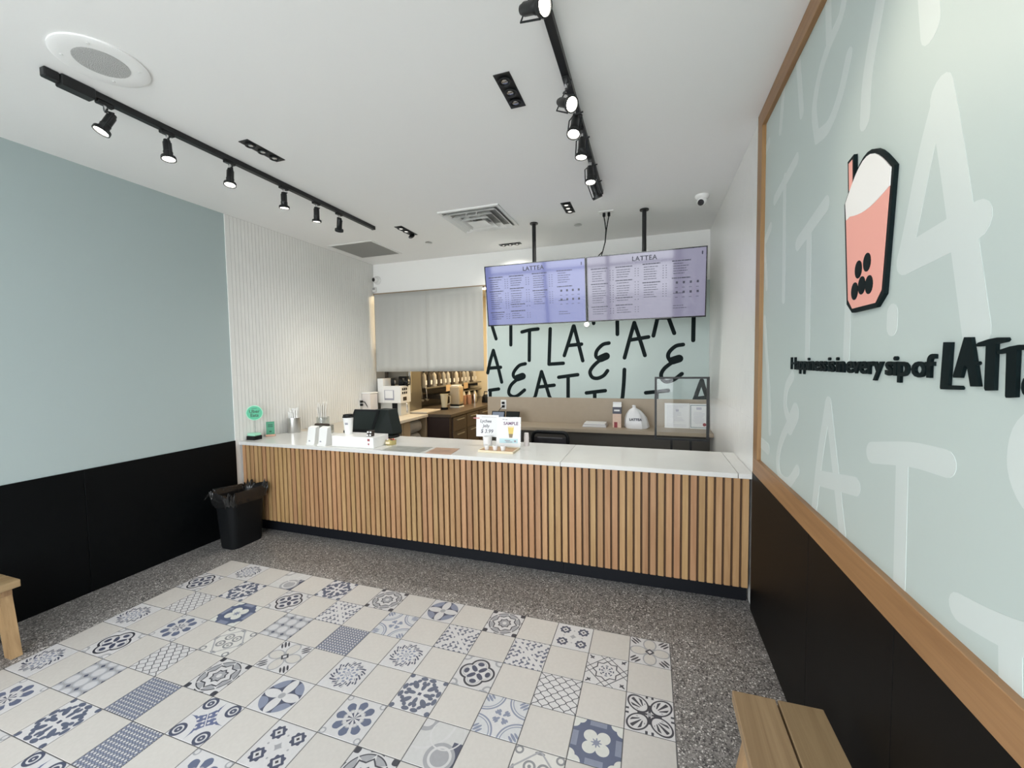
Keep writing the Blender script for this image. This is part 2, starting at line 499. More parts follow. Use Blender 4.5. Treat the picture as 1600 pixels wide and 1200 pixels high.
# ------------------------------------------------------------------ floor: inlaid carpet of patterned and plain tiles
T = .2
NC, NR = 16, 15
B().box(-NC*T-.002, .002, -NR*T, .002, -.004, .0006).obj('grout_bed', 'grout', floor)
CREAM = (.50, .48, .458); PALE = (.53, .525, .535); NAVY = (.055, .064, .105); MID = (.19, .215, .295); GREY = (.30, .305, .325); INK = (.035, .037, .05)
def tilemat(name, fn):
    m = bpy.data.materials.new(name); m.use_nodes = True; nt = m.node_tree; b = nt.nodes['Principled BSDF']
    tc = nt.nodes.new('ShaderNodeTexCoord'); sp = nt.nodes.new('ShaderNodeSeparateXYZ')
    nt.links.new(tc.outputs['Object'], sp.inputs[0])
    x = X(nt, sp.outputs[0])*(2/T); y = X(nt, sp.outputs[1])*(2/T)
    no = nt.nodes.new('ShaderNodeTexNoise'); no.inputs['Scale'].default_value = 60; no.inputs['Detail'].default_value = 5
    nt.links.new(tc.outputs['Object'], no.inputs['Vector'])
    col = fn(nt, x, y)
    oi = nt.nodes.new('ShaderNodeObjectInfo')
    hv = nt.nodes.new('ShaderNodeHueSaturation')
    nt.links.new((X(nt, no.outputs['Fac'])*.16+X(nt, oi.outputs['Random'])*.06+.89).so, hv.inputs['Value'])
    nt.links.new(col, hv.inputs['Color']) if not isinstance(col, tuple) else setattr(hv.inputs['Color'], 'default_value', (*col, 1))
    nt.links.new(hv.outputs[0], b.inputs['Base Color'])
    b.inputs['Roughness'].default_value = .42
    return m
def rr(x, y): return (x*x+y*y).sqrt()
def ell(x, y, rx, ry): return rr(x/rx, y/ry)
def pat_plain(nt, x, y): return CREAM
def layers(nt, base, *ls):
    c = base
    for mk, col in ls: c = mixc(nt, mk, c, col)
    return c
R2 = .70710678
def uv(x, y): return (x+y)*R2, (x-y)*R2
def pat_petal(nt, x, y):
    ax, ay = x.abs(), y.abs(); r = rr(x, y)
    big = ax.max(ay); sm = ax.min(ay)
    pet = ell(big-.5, sm, .44, .235) < 1
    fan = ell(ax-.66, ay-.66, .4, .4) < 1
    return layers(nt, PALE, (r < .93, NAVY), ((r < .93) & fan, MID), (pet, PALE), (r < .16, GREY))
def pat_quatre(nt, x, y):
    ax, ay = x.abs(), y.abs(); big = ax.max(ay); sm = ax.min(ay)
    d = rr(big-.4, sm)-.42
    u, v = uv(x, y); ub = u.abs().max(v.abs()); us = u.abs().min(v.abs())
    leaf = ell(ub-.3, us, .24, .12) < 1
    bud = ell(big-.55, sm, .13, .17) < 1
    cor = (rr(ax-.9, ay-.9)-.22).abs() < .05
    cor2 = ell(ax-.72, ay-.98, .2, .07) < 1
    return layers(nt, PALE, (cor | cor2, GREY), (d < .08, INK), (d < -.02, PALE), (d < -.09, GREY), (d < -.12, PALE), (leaf | bud, NAVY), (rr(x, y) < .09, PALE))
def pat_lattice(nt, x, y):
    u, v = uv(x, y)
    a = ((u*2.9+(v*18.2).sin()*.05+.5).frac()-.5).abs() < .055
    b = ((v*2.9+(u*18.2).sin()*.05+.5).frac()-.5).abs() < .055
    return layers(nt, PALE, (a | b, INK))
def pat_weave(nt, x, y):
    u, v = uv(x, y)
    s = (u*26.).sin()*(v*26.).sin()
    t = ((u*26.).sin().abs() < .35) | ((v*26.).sin().abs() < .3)
    return layers(nt, PALE, (s > .05, MID), (t, NAVY), (s < -.55, PALE))
def pat_star(nt, x, y):
    ax, ay = x.abs(), y.abs(); u, v = uv(x, y); au, av = u.abs(), v.abs()
    d = (ax.max(ay)-.55).min(au.max(av)-.55)
    spike = (ax+ay*2.6 < .95) | (ay+ax*2.6 < .95) | (au+av*2.6 < .95) | (av+au*2.6 < .95)
    d2 = (ax.max(ay)-.3).min(au.max(av)-.3)
    corner = (((ax*9).sin()*(ay*9).sin()) > .25) & (rr(x, y) > .98)
    return layers(nt, PALE, (corner, INK), (rr(x, y) < .92, INK), (rr(x, y) < .87, GREY), (spike, PALE), (d < 0., INK), (d < -.06, PALE), (d2 < 0., INK), (d2 < -.06, GREY), (rr(x, y) < .12, PALE))
def pat_wreath(nt, x, y):
    r = rr(x, y); th = mth(nt, 'ARCTAN2', y, x)
    w = r+(th*16).sin()*.07+(th*6).cos()*.05
    ring = ((w-.68).abs() < .10) & ((th*24+r*30).sin() > -.35)
    inn = (r < .5) & ((th*8).sin()*(r*17).sin() > .18)
    corner = ell(x.abs()-.82, y.abs()-.82, .13, .13) < 1
    return layers(nt, PALE, (corner, (.52, .52, .54)), (ring, NAVY), (inn, MID))
def pat_leaf(nt, x, y):
    ax, ay = x.abs(), y.abs(); u, v = uv(ax, ay)
    a = ell(v.abs(), u-.62, .13, .26) < 1
    b = ell(ax.max(ay)-.42, ax.min(ay), .22, .1) < 1
    c = ell(ax.max(ay)-.86, ax.min(ay)-.22, .11, .18) < 1
    d = ell(v.abs()-.2, u-.75, .12, .09) < 1
    e = ell(ax-.88, ay-.88, .12, .12) < 1
    f = ell(ax.max(ay)-.62, ax.min(ay)-.1, .12, .09) < 1
    return layers(nt, PALE, (a | b | c | d | e | f, (.085, .10, .15)), (ax.max(ay) < .12, PALE), (ax.max(ay) < .08, NAVY))
def pat_ovals(nt, x, y):
    ax, ay = x.abs(), y.abs(); big = ax.max(ay); sm = ax.min(ay)
    d = ell(big-.55, sm, .40, .30)
    u, v = uv(ax, ay)
    fl = (ell(u-1.02, v, .26, .055) < 1) | (ell(u-.98, v.abs()-.16, .2, .05) < 1)
    dia = ax+ay
    return layers(nt, PALE, (fl, INK), (d < 1.12, GREY), (d < .92, CREAM), (dia < .24, INK), (dia < .12, PALE))
def pat_arcs(nt, x, y):
    ax, ay = x.abs(), y.abs(); r = rr(ax-1, ay-1); u, v = uv(ax, ay)
    ring = ((r-.86).abs() < .035) | ((r-.74).abs() < .02)
    fl = (ell(u-1.12, v, .22, .06) < 1) | (ell(u-1.13, v.abs()-.14, .17, .05) < 1)
    cr = (ell(u-.24, v, .17, .07) < 1) | (ell(u-.30, v.abs()-.1, .09, .045) < 1)
    return layers(nt, PALE, (r < .86, (.50, .51, .53)), (ring, MID), (fl | cr, MID))
def pat_medal(nt, x, y):
    ax, ay = x.abs()-.5, y.abs()-.5; r = rr(ax, ay); th = mth(nt, 'ARCTAN2', ay, ax)
    blob = r < (th*8).cos()*.03+.29
    dia = ax.abs()+ay.abs()
    st = (x.abs()*y.abs()*12+rr(x, y)) < .2
    dots = (ell(x.abs().max(y.abs())-.5, x.abs().min(y.abs()), .045, .045) < 1)
    return layers(nt, PALE, (st | dots, GREY), (blob, NAVY), (dia < .19, PALE), (dia < .08, INK))
def pat_tulip(nt, x, y):
    r = rr(x, y); th = mth(nt, 'ARCTAN2', y, x)
    c = (th*4).cos().abs()
    bud = (r > .45) & (r < .60+c*.26) & (c > .42)
    hole = ell((th*4).cos().abs()-.95, r-.36, .26, .13)
    cor = (rr(x.abs()-.86, y.abs()-.86)-.12).abs() < .03
    return layers(nt, PALE, (cor, GREY), (bud, (.10, .12, .19)), ((hole < 1) & (r < .6), GREY), ((hole < .6) & (r < .6), PALE), ((r < .3) & (c > .8), NAVY))
def pat_flower(nt, x, y):
    ax, ay = x.abs(), y.abs()
    f = (ell(ax-.26, ay-.26, .27, .27) < 1)
    cf = (ell(ax-1., ay-.74, .26, .24) < 1) | (ell(ax-.74, ay-1., .24, .26) < 1)
    ed = (ax.max(ay) > .74) & (ax.min(ay) < .34)
    th = mth(nt, 'ARCTAN2', y, x); r = rr(x, y)
    st = r < (th*8).cos()*.07+.15
    return layers(nt, (.075, .095, .165), (ed, MID), (f | cf, (.56, .57, .545)), (st, MID))
def pat_palm(nt, x, y):
    ax, ay = x.abs()-.48, y.abs()-.48; u, v = uv(ax, ay); d = ell(u, v, .50, .38); th = mth(nt, 'ARCTAN2', v, u+.35)
    rays = ((th*13).cos() > .1) & (d < .72) & (u > -.2)
    cross = x.abs().min(y.abs()) < .05
    bits = (x.abs().max(y.abs()) > .85) & ((x.abs().min(y.abs())-.12).abs() < .05)
    return layers(nt, PALE, (bits, INK), (d < 1.05, INK), (d < .87, PALE), (rays, INK), (cross & (rr(x, y) < .5), INK), (rr(x, y) < .1, GREY))
def pat_octa(nt, x, y):
    ax, ay = x.abs(), y.abs(); u, v = uv(x, y); au, av = u.abs(), v.abs()
    d = (ax.max(ay)-.46).min(au.max(av)-.46)
    ln = ((ax+ay-1.0).abs() < .03) | ((ax-ay).abs()-.62).abs().op('LESS_THAN', .022)
    th = mth(nt, 'ARCTAN2', y, x); r = rr(x, y)
    fl = (r < .36) & ((th*4).cos().abs() > .72) & ((r*40).sin() > -.6)
    cor = (ell(uv(ax, ay)[0]-1.12, uv(ax, ay)[1], .17, .045) < 1) | (ell(uv(ax, ay)[0]-1.08, uv(ax, ay)[1], .045, .13) < 1)
    return layers(nt, PALE, (ln & (d > 0), INK), (d.abs() < .028, INK), (fl, NAVY), (cor, INK), (r < .07, PALE))
def pat_small(nt, x, y):
    u, v = uv(x, y)
    a = (u*13.).sin()*(v*13.).sin()
    band = ((u.abs() < .1) | (v.abs() < .1)) & (rr(x, y) < 1.3)
    return layers(nt, PALE, (((x*21).sin()*(y*21).sin()+a) > .32, (.10, .11, .16)), (band, PALE), (rr(x, y) < .2, PALE))
def pat_scroll(nt, x, y):
    r = rr(x+.9, y-.9); r2 = rr(x-.35, y+.45); r3 = rr(x-.2, y-.55)
    return layers(nt, (.50, .50, .50), (((r-1.25).abs() < .05), PALE), (r < .5, GREY), (r < .3, PALE), (r2 < .62, GREY), ((r2-.42).abs() < .05, PALE), ((x > .62) & (r2 > .6) & (y < .3), NAVY), ((r3-.7).abs() < .03, PALE))
def pat_rings(nt, x, y):
    u, v = x*1.5+.5, y*1.5
    fu = (u.frac()-.5); fv = (v.frac()-.5)
    d = ell(fu, fv, .40, .40)
    gu = ((u+.5).frac()-.5).abs(); gv = ((v+.5).frac()-.5).abs()
    node = (gu+gv) < .17
    return layers(nt, GREY, (d < 1.0, (.50, .50, .52)), ((d-1.).abs() < .1, (.40, .41, .45)), (node, NAVY))
def pat_spiral(nt, x, y):
    ax, ay = x.abs(), y.abs(); u, v = uv(ax, ay)
    st = ell(ax, ay, .75, .75) < 1
    astro = (ax.sqrt()+ay.sqrt()) < 1.0
    dots = ((x*20).sin()*(y*20).sin() > .45)
    r = rr(ax-.68, ay-.68)
    sp = ((r-.26).abs() < .055) | ((r-.09).abs() < .05)
    return layers(nt, PALE, (sp, NAVY), (astro, (.10, .12, .22)), (astro & dots, PALE), (((ax-ay).abs() < .03) & (ax < .35), PALE))
def pat_box(nt, x, y):
    ax, ay = x.abs(), y.abs()
    r = rr(ax-.27, ay-.27)
    rg = ((r-.2).abs() < .045) | (r < .07)
    fr = (ax+ay-.98).abs() < .05
    cor = ((rr(ax-.82, ay-.82)-.14).abs() < .04)
    mid = ell(ax.max(ay)-.88, ax.min(ay), .07, .2) < 1
    return layers(nt, (.56, .55, .53), (rg | cor | mid, (.20, .205, .22)), (fr, GREY))
PAT = dict(A=pat_petal, B=pat_quatre, C=pat_lattice, D=pat_weave, E=pat_star, F=pat_wreath, G=pat_leaf, H=pat_ovals, I=pat_arcs, J=pat_medal, K=pat_tulip, L=pat_flower, M=pat_palm, N=pat_octa, O=pat_small, P=pat_scroll, Q=pat_rings, R=pat_spiral, S=pat_box)
TILE = {}
def tile_mesh(key, fn):
    b = B(); h = T/2-.0019
    b.box(-h, h, -h, h, -.006, .0018, bev=.0009)
    o = b.obj('floor_tile', tilemat('tile_'+key, fn))
    me = o.data; bpy.data.objects.remove(o, do_unlink=True); return me
TILE['plain'] = tile_mesh('plain', pat_plain)
for k, f in PAT.items(): TILE[k] = tile_mesh(k, f)
KNOWN = {0: {0: 'H', 2: 'J', 4: 'E', 6: 'A', 8: 'E', 10: 'G', 12: 'P', 14: 'F'}, 1: {1: 'N', 3: 'O', 5: 'O', 7: 'I', 9: 'O', 11: 'B', 13: 'G', 15: 'B'},
         2: {0: 'M', 2: 'C', 4: 'B', 6: 'F', 8: 'D', 10: 'Q', 12: 'L', 14: 'C'}, 3: {1: 'L', 3: 'I', 5: 'G', 7: 'F', 9: 'H', 11: 'S', 13: 'K', 15: 'F'},
         4: {0: 'O', 2: 'S', 4: 'P', 6: 'K', 8: 'A', 10: 'E', 12: 'C', 14: 'B'}, 5: {1: 'H', 3: 'R', 5: 'E', 7: 'J', 9: 'R', 11: 'D', 13: 'Q', 15: 'F'},
         6: {0: 'C', 2: 'F', 4: 'B', 6: 'I', 8: 'K', 10: 'D', 12: 'G', 14: 'K'}, 7: {13: 'K', 11: 'R', 9: 'B', 15: 'D'}}
keys = list(PAT)
for r in range(NR):
    for c in range(NC):
        k = 'plain'
        if (r+c) % 2 == 0: k = KNOWN.get(r, {}).get(c) or random.choice(keys)
        o = bpy.data.objects.new('floor_tile', TILE[k]); COL.objects.link(o)
        o.parent = floor; o.location = (-(c+.5)*T, -(r+.5)*T, 0)
        o.rotation_euler[2] = 0

# ------------------------------------------------------------------ service counter
def slat_unit(name, label, x0, x1, n0, n1, pitch):
    t = thing(name, label, 'counter', ((x0+x1)/2, .8, 0))
    B().box(x0+.001, x1-.001, .56, 1.08, .0, .105).obj('kick_plate', 'kick', t)
    B().box(x0+.001, x1-.001, .523, 1.08, .105, .793).obj('carcass', 'slat_back', t)
    if not hasattr(slat_unit, 'me'):
        o = B().box(-.0175, .0175, -.0105, .0105, -.341, .341, bev=.0015).obj('slat', 'oak_slat')
        slat_unit.me = o.data; bpy.data.objects.remove(o, do_unlink=True)
    for i in range(n0, n1):
        s = bpy.data.objects.new('slat', slat_unit.me); COL.objects.link(s); s.parent = t
        s.location = Vector((XL+.018+(i+.5)*pitch, .5125, .452))-t.location
    return t
NS = 86; PITCH = (XR+.004-XL-.018)/NS
XJ = XL+.018+62*PITCH
slat_unit('counter', 'long oak slatted service counter unit with the till and bins end', XL+.018, XJ, 0, 62, PITCH)
slat_unit('counter', 'shorter oak slatted counter unit beside the mural wall', XJ, XR+.003, 62, NS, PITCH)
def top(label, x0, x1, y1=1.10):
    o = B().box(x0, x1, .48, y1, .794, .824, bev=.0025, seg=2).obj('worktop', 'quartz')
    tag(o, label, 'worktop'); return o
top('long white quartz worktop piece carrying the till and display signs', XL+.009, XJ-.001)
top('bare white quartz worktop piece between joint and end strip', XJ+.001, .402)
top('narrow white quartz worktop end strip against the wall beside the mural', .405, .484)

# ------------------------------------------------------------------ back wall: mural panel, wood splashback, shelf
mb = struct(B().box(-2.035, .4855, YB-.006, YB, 1.0885, 2.35).obj('wall_back_panel', 'mural_back'))
YM = YB-.006
def back_strokes(items, w=.042):
    for it in items:
        pts = it[0] if isinstance(it[0], list) else it
        ww = it[1] if isinstance(it[0], list) else w
        q = []
        for a, b in pts:
            p = at(740+a/4.2105, 480+b/4.2105, 1, YM); q.append((p.x, p.z))
        po = stroke_poly(smooth_line(q) if len(q) > 2 else q, ww)
        NST[0] += 1; th = .0002+.000012*NST[0]
        B().prism([(x, YM-th, max(z, 1.0888)) for x, z in po], (0, th+.001, 0)).obj('brush_stroke', 'letter_black', mb)
back_strokes([
    [(118, 112), (148, 208)], [(245, 100), (245, 248)],
    [(318, 163), (368, 150), (424, 143)], [(368, 155), (366, 350)],
    [(504, 142), (500, 260), (496, 374)], [(496, 375), (590, 369)],
    [(657, 124), (630, 215), (597, 318)], [(660, 124), (690, 240), (718, 352)], [(625, 252), (710, 243)],
    [(890, 236), (850, 246), (812, 285), (806, 325), (838, 342), (874, 320)], ([(836, 338), (872, 322)], .085),
    [(838, 342), (790, 385), (766, 425), (780, 460), (815, 468), (855, 450), (881, 418)],
    [(788, 80), (790, 106)], [(945, 70), (946, 178)],
    [(1057, 102), (1025, 215), (993, 333)], [(1057, 102), (1095, 215), (1127, 317)], [(1030, 216), (1150, 196)],
    [(1215, 50), (1183, 188)], [(1275, 50), (1320, 171)], [(1205, 70), (1285, 68)], [(1448, 50), (1445, 218)],
    [(1378, 246), (1330, 256), (1287, 295), (1281, 332), (1310, 360), (1355, 336)], ([(1308, 352), (1352, 338)], .085),
    [(1310, 360), (1258, 400), (1234, 440), (1242, 475), (1272, 490), (1320, 475), (1370, 438)],
    [(130, 284), (108, 360), (93, 432)], [(130, 284), (160, 390), (185, 493)], [(98, 402), (178, 395)],
    [(340, 372), (300, 384), (266, 425), (263, 455), (290, 472), (325, 452)], ([(288, 466), (322, 454)], .085),
    [(290, 472), (247, 512), (231, 560), (250, 585), (285, 584), (335, 545)],
    [(104, 547), (165, 538)], [(110, 550), (110, 620)],
    [(447, 424), (425, 510), (400, 610)], [(447, 424), (475, 510), (505, 610)], [(430, 525), (530, 513)],
    [(560, 461), (685, 444)], [(622, 455), (622, 615)], [(742, 564), (866, 549)], [(797, 560), (797, 615)],
    [(992, 410), (988, 500), (978, 615)], [(1133, 563), (1280, 548)], [(1205, 560), (1203, 618)],
    [(1500, 482), (1478, 540), (1452, 615)], [(1502, 482), (1515, 530), (1530, 575)], [(1460, 602), (1528, 594)]])
sp = tag(B().box(-2.035, .485, YB-.028, YB-.001, .78, 1.088).obj('splashback', 'laminate'), 'tan wood laminate splashback board above the back shelf', 'splashback')
sh = thing('back_shelf', 'long tan laminate work shelf along the lettered back wall', 'shelf', (-.78, 2.3, 0))
B().box(-2.03, .4845, 2.12, YB-.029, .752, .79, bev=.002).obj('shelf_board', 'laminate', sh)
B().box(-2.03, .4845, 2.40, YB-.029, .0, .752).obj('support_panel', 'dark_under', sh)
# wooden trim strip around the kitchen opening head
struct(B().box(XL+.006, -2.045, YB-.018, YB+.004, 2.455, 2.478).obj('trim_4', 'trim_wood'))

# curtain, two grey panels on a rod
cu = thing('curtain', 'plain grey fabric curtain hanging across the kitchen opening', 'curtain', (-2.88, 2.5, 1.41))
B().cyl((XL+.03, 2.495, 2.447), (-2.05, 2.495, 2.447), .008).obj('curtain_rod', 'black_metal', cu)
def panel(x0, x1, ph, fold):
    def fn(s, t):
        x = x0+(x1-x0)*s; z = 2.458-t*(2.458-1.412)
        a = .005*math.sin(s*17+ph)*(.3+.7*t)+.0018*math.sin(s*47+ph*2)
        g = math.exp(-((s-fold)/.05)**2)*.022*(.3+.7*t)
        return (x, 2.478-a-g, z)
    o = B().grid(fn, 70, 14).obj('curtain_panel', 'fabric_grey', cu, smooth=True)
    md = o.modifiers.new('cloth', 'SOLIDIFY'); md.thickness = .0025
panel(XL+.045, -2.80, .3, .98); panel(-2.86, -2.065, 2.1, .07)

# ------------------------------------------------------------------ menu screens on ceiling poles
def tv(label, x0, x1, scr, pole_x, flip):
    ty, by, tz, bz = 1.60, 1.682, 2.474, 1.886
    t = thing('menu_screen', label, 'menu screen', ((x0+x1)/2, 1.64, 2.18))
    up = Vector((0, ty-by, tz-bz)).normalized(); rt = Vector((1, 0, 0)); nf = rt.cross(up)  # faces the room
    H = math.hypot(ty-by, tz-bz); Wd = x1-x0
    O = Vector((x0, by, bz))
    M = frame_m(O, rt, up)      # local z = nf, which points at -y
    def bx(name, a, b, c, d, e, f, m, par=t, bev=0.): return B().box(a, b, c, d, e, f, bev=bev, M=M).obj(name, m, par)
    bx('casing', .002, Wd-.002, 0, H, -.055, -.004, 'black_plastic', bev=.006)
    bz_ = B()
    for q in ((.002, Wd-.002, 0, .012), (.002, Wd-.002, H-.009, H), (.002, .011, .012, H-.009), (Wd-.011, Wd-.002, .012, H-.009)):
        bz_.box(q[0], q[1], q[2], q[3], -.004, .002, M=M)
    bz_.obj('bezel', 'black_gloss', t)
    s = bx('screen', .011, Wd-.011, .012, H-.009, -.004, -.0005, scr)
    ink = B()
    rnd = random.Random(5)
    def ln(x, y, w, h=.0054):
        k = x
        while k < x+w:
            ww = min(rnd.uniform(.012, .04), x+w-k)
            ink.box(k*Wd, (k+ww)*Wd-.003, y*H, y*H+h, -.0005, .0002, M=M)
            k += ww
    cols = [(.04, .80, [(.80, 1), (.76, 0), (.725, 0), (.69, 0), (.655, 0), (.62, 0), (.57, 1), (.535, 0), (.50, 0), (.465, 0), (.43, 0), (.395, 0), (.36, 0), (.325, 0), (.29, 0), (.22, 1), (.185, 0), (.15, 0), (.115, 0)]),
            (.255, 0, [(.80, 1), (.76, 0), (.725, 0), (.69, 0), (.655, 0), (.60, 1), (.565, 0), (.52, 0), (.485, 0), (.45, 0), (.415, 0), (.38, 0), (.34, 1), (.305, 0), (.23, 1), (.19, 0), (.155, 0), (.12, 0)]),
            (.485, 0, [(.81, 1), (.77, 0), (.735, 0), (.70, 0), (.665, 0), (.63, 0), (.595, 0), (.54, 1), (.505, 0), (.47, 0), (.435, 0), (.40, 0), (.365, 0), (.33, 0)]),
            (.725, 0, [(.82, 1), (.785, 0), (.75, 0), (.715, 0), (.68, 0), (.645, 0), (.575, 1), (.36, 0), (.18, 0), (.145, 0)])]
    for cx, _, rows in cols:
        for y, head in rows:
            if head: ln(cx, y, .15, .0085)
            else:
                ln(cx+.01, y, rnd.uniform(.08, .13))
                if cx < .7: ln(cx+.165, y, .012); ln(cx+.19, y, .012)
    for i in range(4):
        for j in range(2):
            cx, cy = .765+i*.055, .515-j*.14
            ink.box(cx*Wd-.009, cx*Wd+.009, cy*H-.009, cy*H+.011, -.0005, .0002, M=M)
            ink.box(cx*Wd-.014, cx*Wd+.008, cy*H-.044, cy*H-.040, -.0005, .0002, M=M)
    ink.box(.955*Wd, .965*Wd, .89*H, .935*H, -.0005, .0002, M=M)
    ink.obj('menu_print', 'menu_ink', s, kind='stuff')
    text('menu_title', 'LATTEA', .056, M @ Matrix.Translation((.5*Wd, .905*H, .0002)), 'menu_ink', s, spacing=1.1, offset=.0012)
    p = thing('ceiling_pole', 'black ceiling pole holding up the %s menu screen' % flip, 'pole', (pole_x, 1.69, 2.3))
    B().cyl((pole_x, 1.69, 2.05), (pole_x, 1.69, ZC-.008), .019).obj('tube', 'black_metal', p, smooth=True)
    B().cyl((pole_x, 1.69, ZC-.010), (pole_x, 1.69, ZC), .04).obj('ceiling_flange', 'black_metal', p, smooth=True)
    B().box(pole_x-.12, pole_x+.12, 1.706, 1.728, 2.03, 2.3).obj('mount_bracket', 'black_metal', p)
tv('menu screen glowing blue, beside the curtain end', -1.683, -.672, 'screen_blue', -1.186, 'blue')
tv('menu screen glowing lilac grey, above the framed clear stand', -.668, .356, 'screen_lilac', -.158, 'lilac')

# ceiling outlet with two cables to the screens
ot = thing('ceiling_outlet', 'white ceiling outlet plate with two black plugs above the screens', 'outlet', (-.485, 1.63, ZC))
B().box(-.55, -.42, 1.59, 1.67, ZC-.008, ZC, bev=.002).obj('plate', 'white_plastic', ot)
for dx in (-.022, .022):
    B().box(-.485+dx-.012, -.485+dx+.012, 1.617, 1.643, ZC-.042, ZC-.008, bev=.004).obj('plug', 'black_plastic', ot)
for dx, ex in ((-.022, -.62), (.022, -.555)):
    pts = [(-.485+dx, 1.63, ZC-.04), (-.487+dx*.5, 1.632, ZC-.1), (-.489+dx*.1, 1.64, ZC-.16), (-.50, 1.66, ZC-.26), (-.525, 1.68, ZC-.34), (ex, 1.70, ZC-.42), (ex, 1.71, ZC-.5)]
    B().tube(pts, .005).obj('cable', 'black_plastic', ot, smooth=True)

# ------------------------------------------------------------------ track lighting
def track(label, x, y0, y1, feed):
    t = thing('track_rail', label, 'track rail', (x, y0, ZC))
    B().box(x-.018, x+.018, y0, y1, ZC-.032, ZC, bev=.002).obj('rail', 'black_metal', t)
    B().box(x-.020, x+.020, y1, y1+.012, ZC-.034, ZC, bev=.002).obj('end_cap', 'black_metal', t)
    if feed:
        B().box(x-.028, x+.028, y0-.02, y0+.105, ZC-.05, ZC, bev=.004).obj('power_feed', 'black_metal', t)
        B().box(x-.018, x+.018, y0-.075, y0-.02, ZC-.042, ZC, bev=.004).obj('feed_cover', 'black_metal', t)
track('black light track over the room side of the green wall, with a power feed box', -2.69, -1.05, 1.205, True)
track('black light track running over the room towards the lilac screen', -.48, -2.6, 1.12, False)
def head(x, y, aim, label, group, power, yoke=True):
    z0 = ZC-.032; aim = Vector(aim).normalized()
    t = thing('spot_head', label, 'spotlight', (x, y, z0), group)
    B().box(x-.014, x+.014, y-.035, y+.035, z0-.016, z0, bev=.003).obj('adapter', 'black_metal', t)
    B().cyl((x, y, z0-.04), (x, y, z0-.016), .008).obj('stem', 'chrome', t)
    pv = Vector((x, y, z0-.106)); hs_ = .80
    a = aim.cross(Vector((.3, .9, .1))).normalized(); b = aim.cross(a)
    # body: stepped can, flared ring
    M = frame_m(pv-aim*.055, a, b)
    if M.to_3x3().col[2].dot(aim) < 0: M = frame_m(pv-aim*.055, a, -b)
    M = M @ Matrix.Diagonal((hs_, hs_, .95, 1))
    B().lathe([(.001, -.012), (.020, -.012), (.022, .0), (.026, .004), (.026, .058), (.0285, .060), (.0285, .066), (.027, .068), (.030, .09), (.001, .09)], M, 20).obj('can', 'black_metal', t, smooth=True)
    B().lathe([(.030, .088), (.043, .090), (.045, .096), (.045, .108), (.038, .108), (.036, .094), (.030, .094)], M, 22).obj('front_ring', 'black_metal', t, smooth=True)
    B().lathe([(.001, .095), (.0365, .095), (.0365, .103), (.001, .105)], M, 20).obj('lens', 'lamp_glow', t)
    y0 = Vector((x, y, z0-.04))
    e = M @ Vector((.047, 0, .098)); g = M @ Vector((-.047, 0, .098))
    c0 = M @ Vector((.047, 0, -.005)); c1 = M @ Vector((-.047, 0, -.005)); k = M @ Vector((0, 0, -.028))
    B().tube([e, c0, (c0+k)/2+(y0-k)*.4, y0, (c1+k)/2+(y0-k)*.4, c1, g], .0036, 6).obj('yoke', 'black_metal', t)
    B().cyl(y0-Vector((0, 0, .005)), y0+a*.05-Vector((0, 0, .01)), .004).obj('tightening_lever', 'black_metal', t)
    L = bpy.data.lights.new('spot_lamp', 'SPOT'); L.energy = power; L.color = (1, .90, .74); L.spot_size = math.radians(52); L.spot_blend = .9; L.shadow_soft_size = .03
    lo = bpy.data.objects.new('spot_lamp', L); COL.objects.link(lo); lo.parent = t
    lo.location = pv+aim*.075-t.location
    lo.rotation_euler = aim.to_track_quat('-Z', 'Y').to_euler()
ords = ['beside the power feed box', 'second from the power feed box', 'third from the power feed box', 'fourth from the power feed box', 'fifth from the power feed box', 'last before the end cap']
for (y, aim), o in zip([(-.90, (-.15, -.45, -1)), (-.62, (.15, -.05, -1)), (-.256, (.1, -.15, -1)), (.16, (-.05, .05, -1)), (.475, (-.1, .1, -1)), (.735, (-.55, .5, -1))], ords):
    head(-2.69, y, aim, 'black spot head on the green wall track, '+o, 'spot heads on the green wall track', 9.)
ords = ['first of six from the shop windows', 'second of six from the shop windows', 'third of six from the shop windows', 'fourth of six from the shop windows', 'fifth of six from the shop windows', 'nearest the lilac menu screen']
for (y, aim), o in zip([(-.84, (.75, -.35, -.35)), (-.28, (.6, -.5, -.5)), (-.07, (-.05, -.35, -1)), (.17, (-.05, -.05, -1)), (.53, (.05, -.15, -1)), (.80, (.35, .35, -1))], ords):
    head(-.48, y, aim, 'black spot head on the lilac screen track, '+o, 'spot heads on the screen side track', 9.)

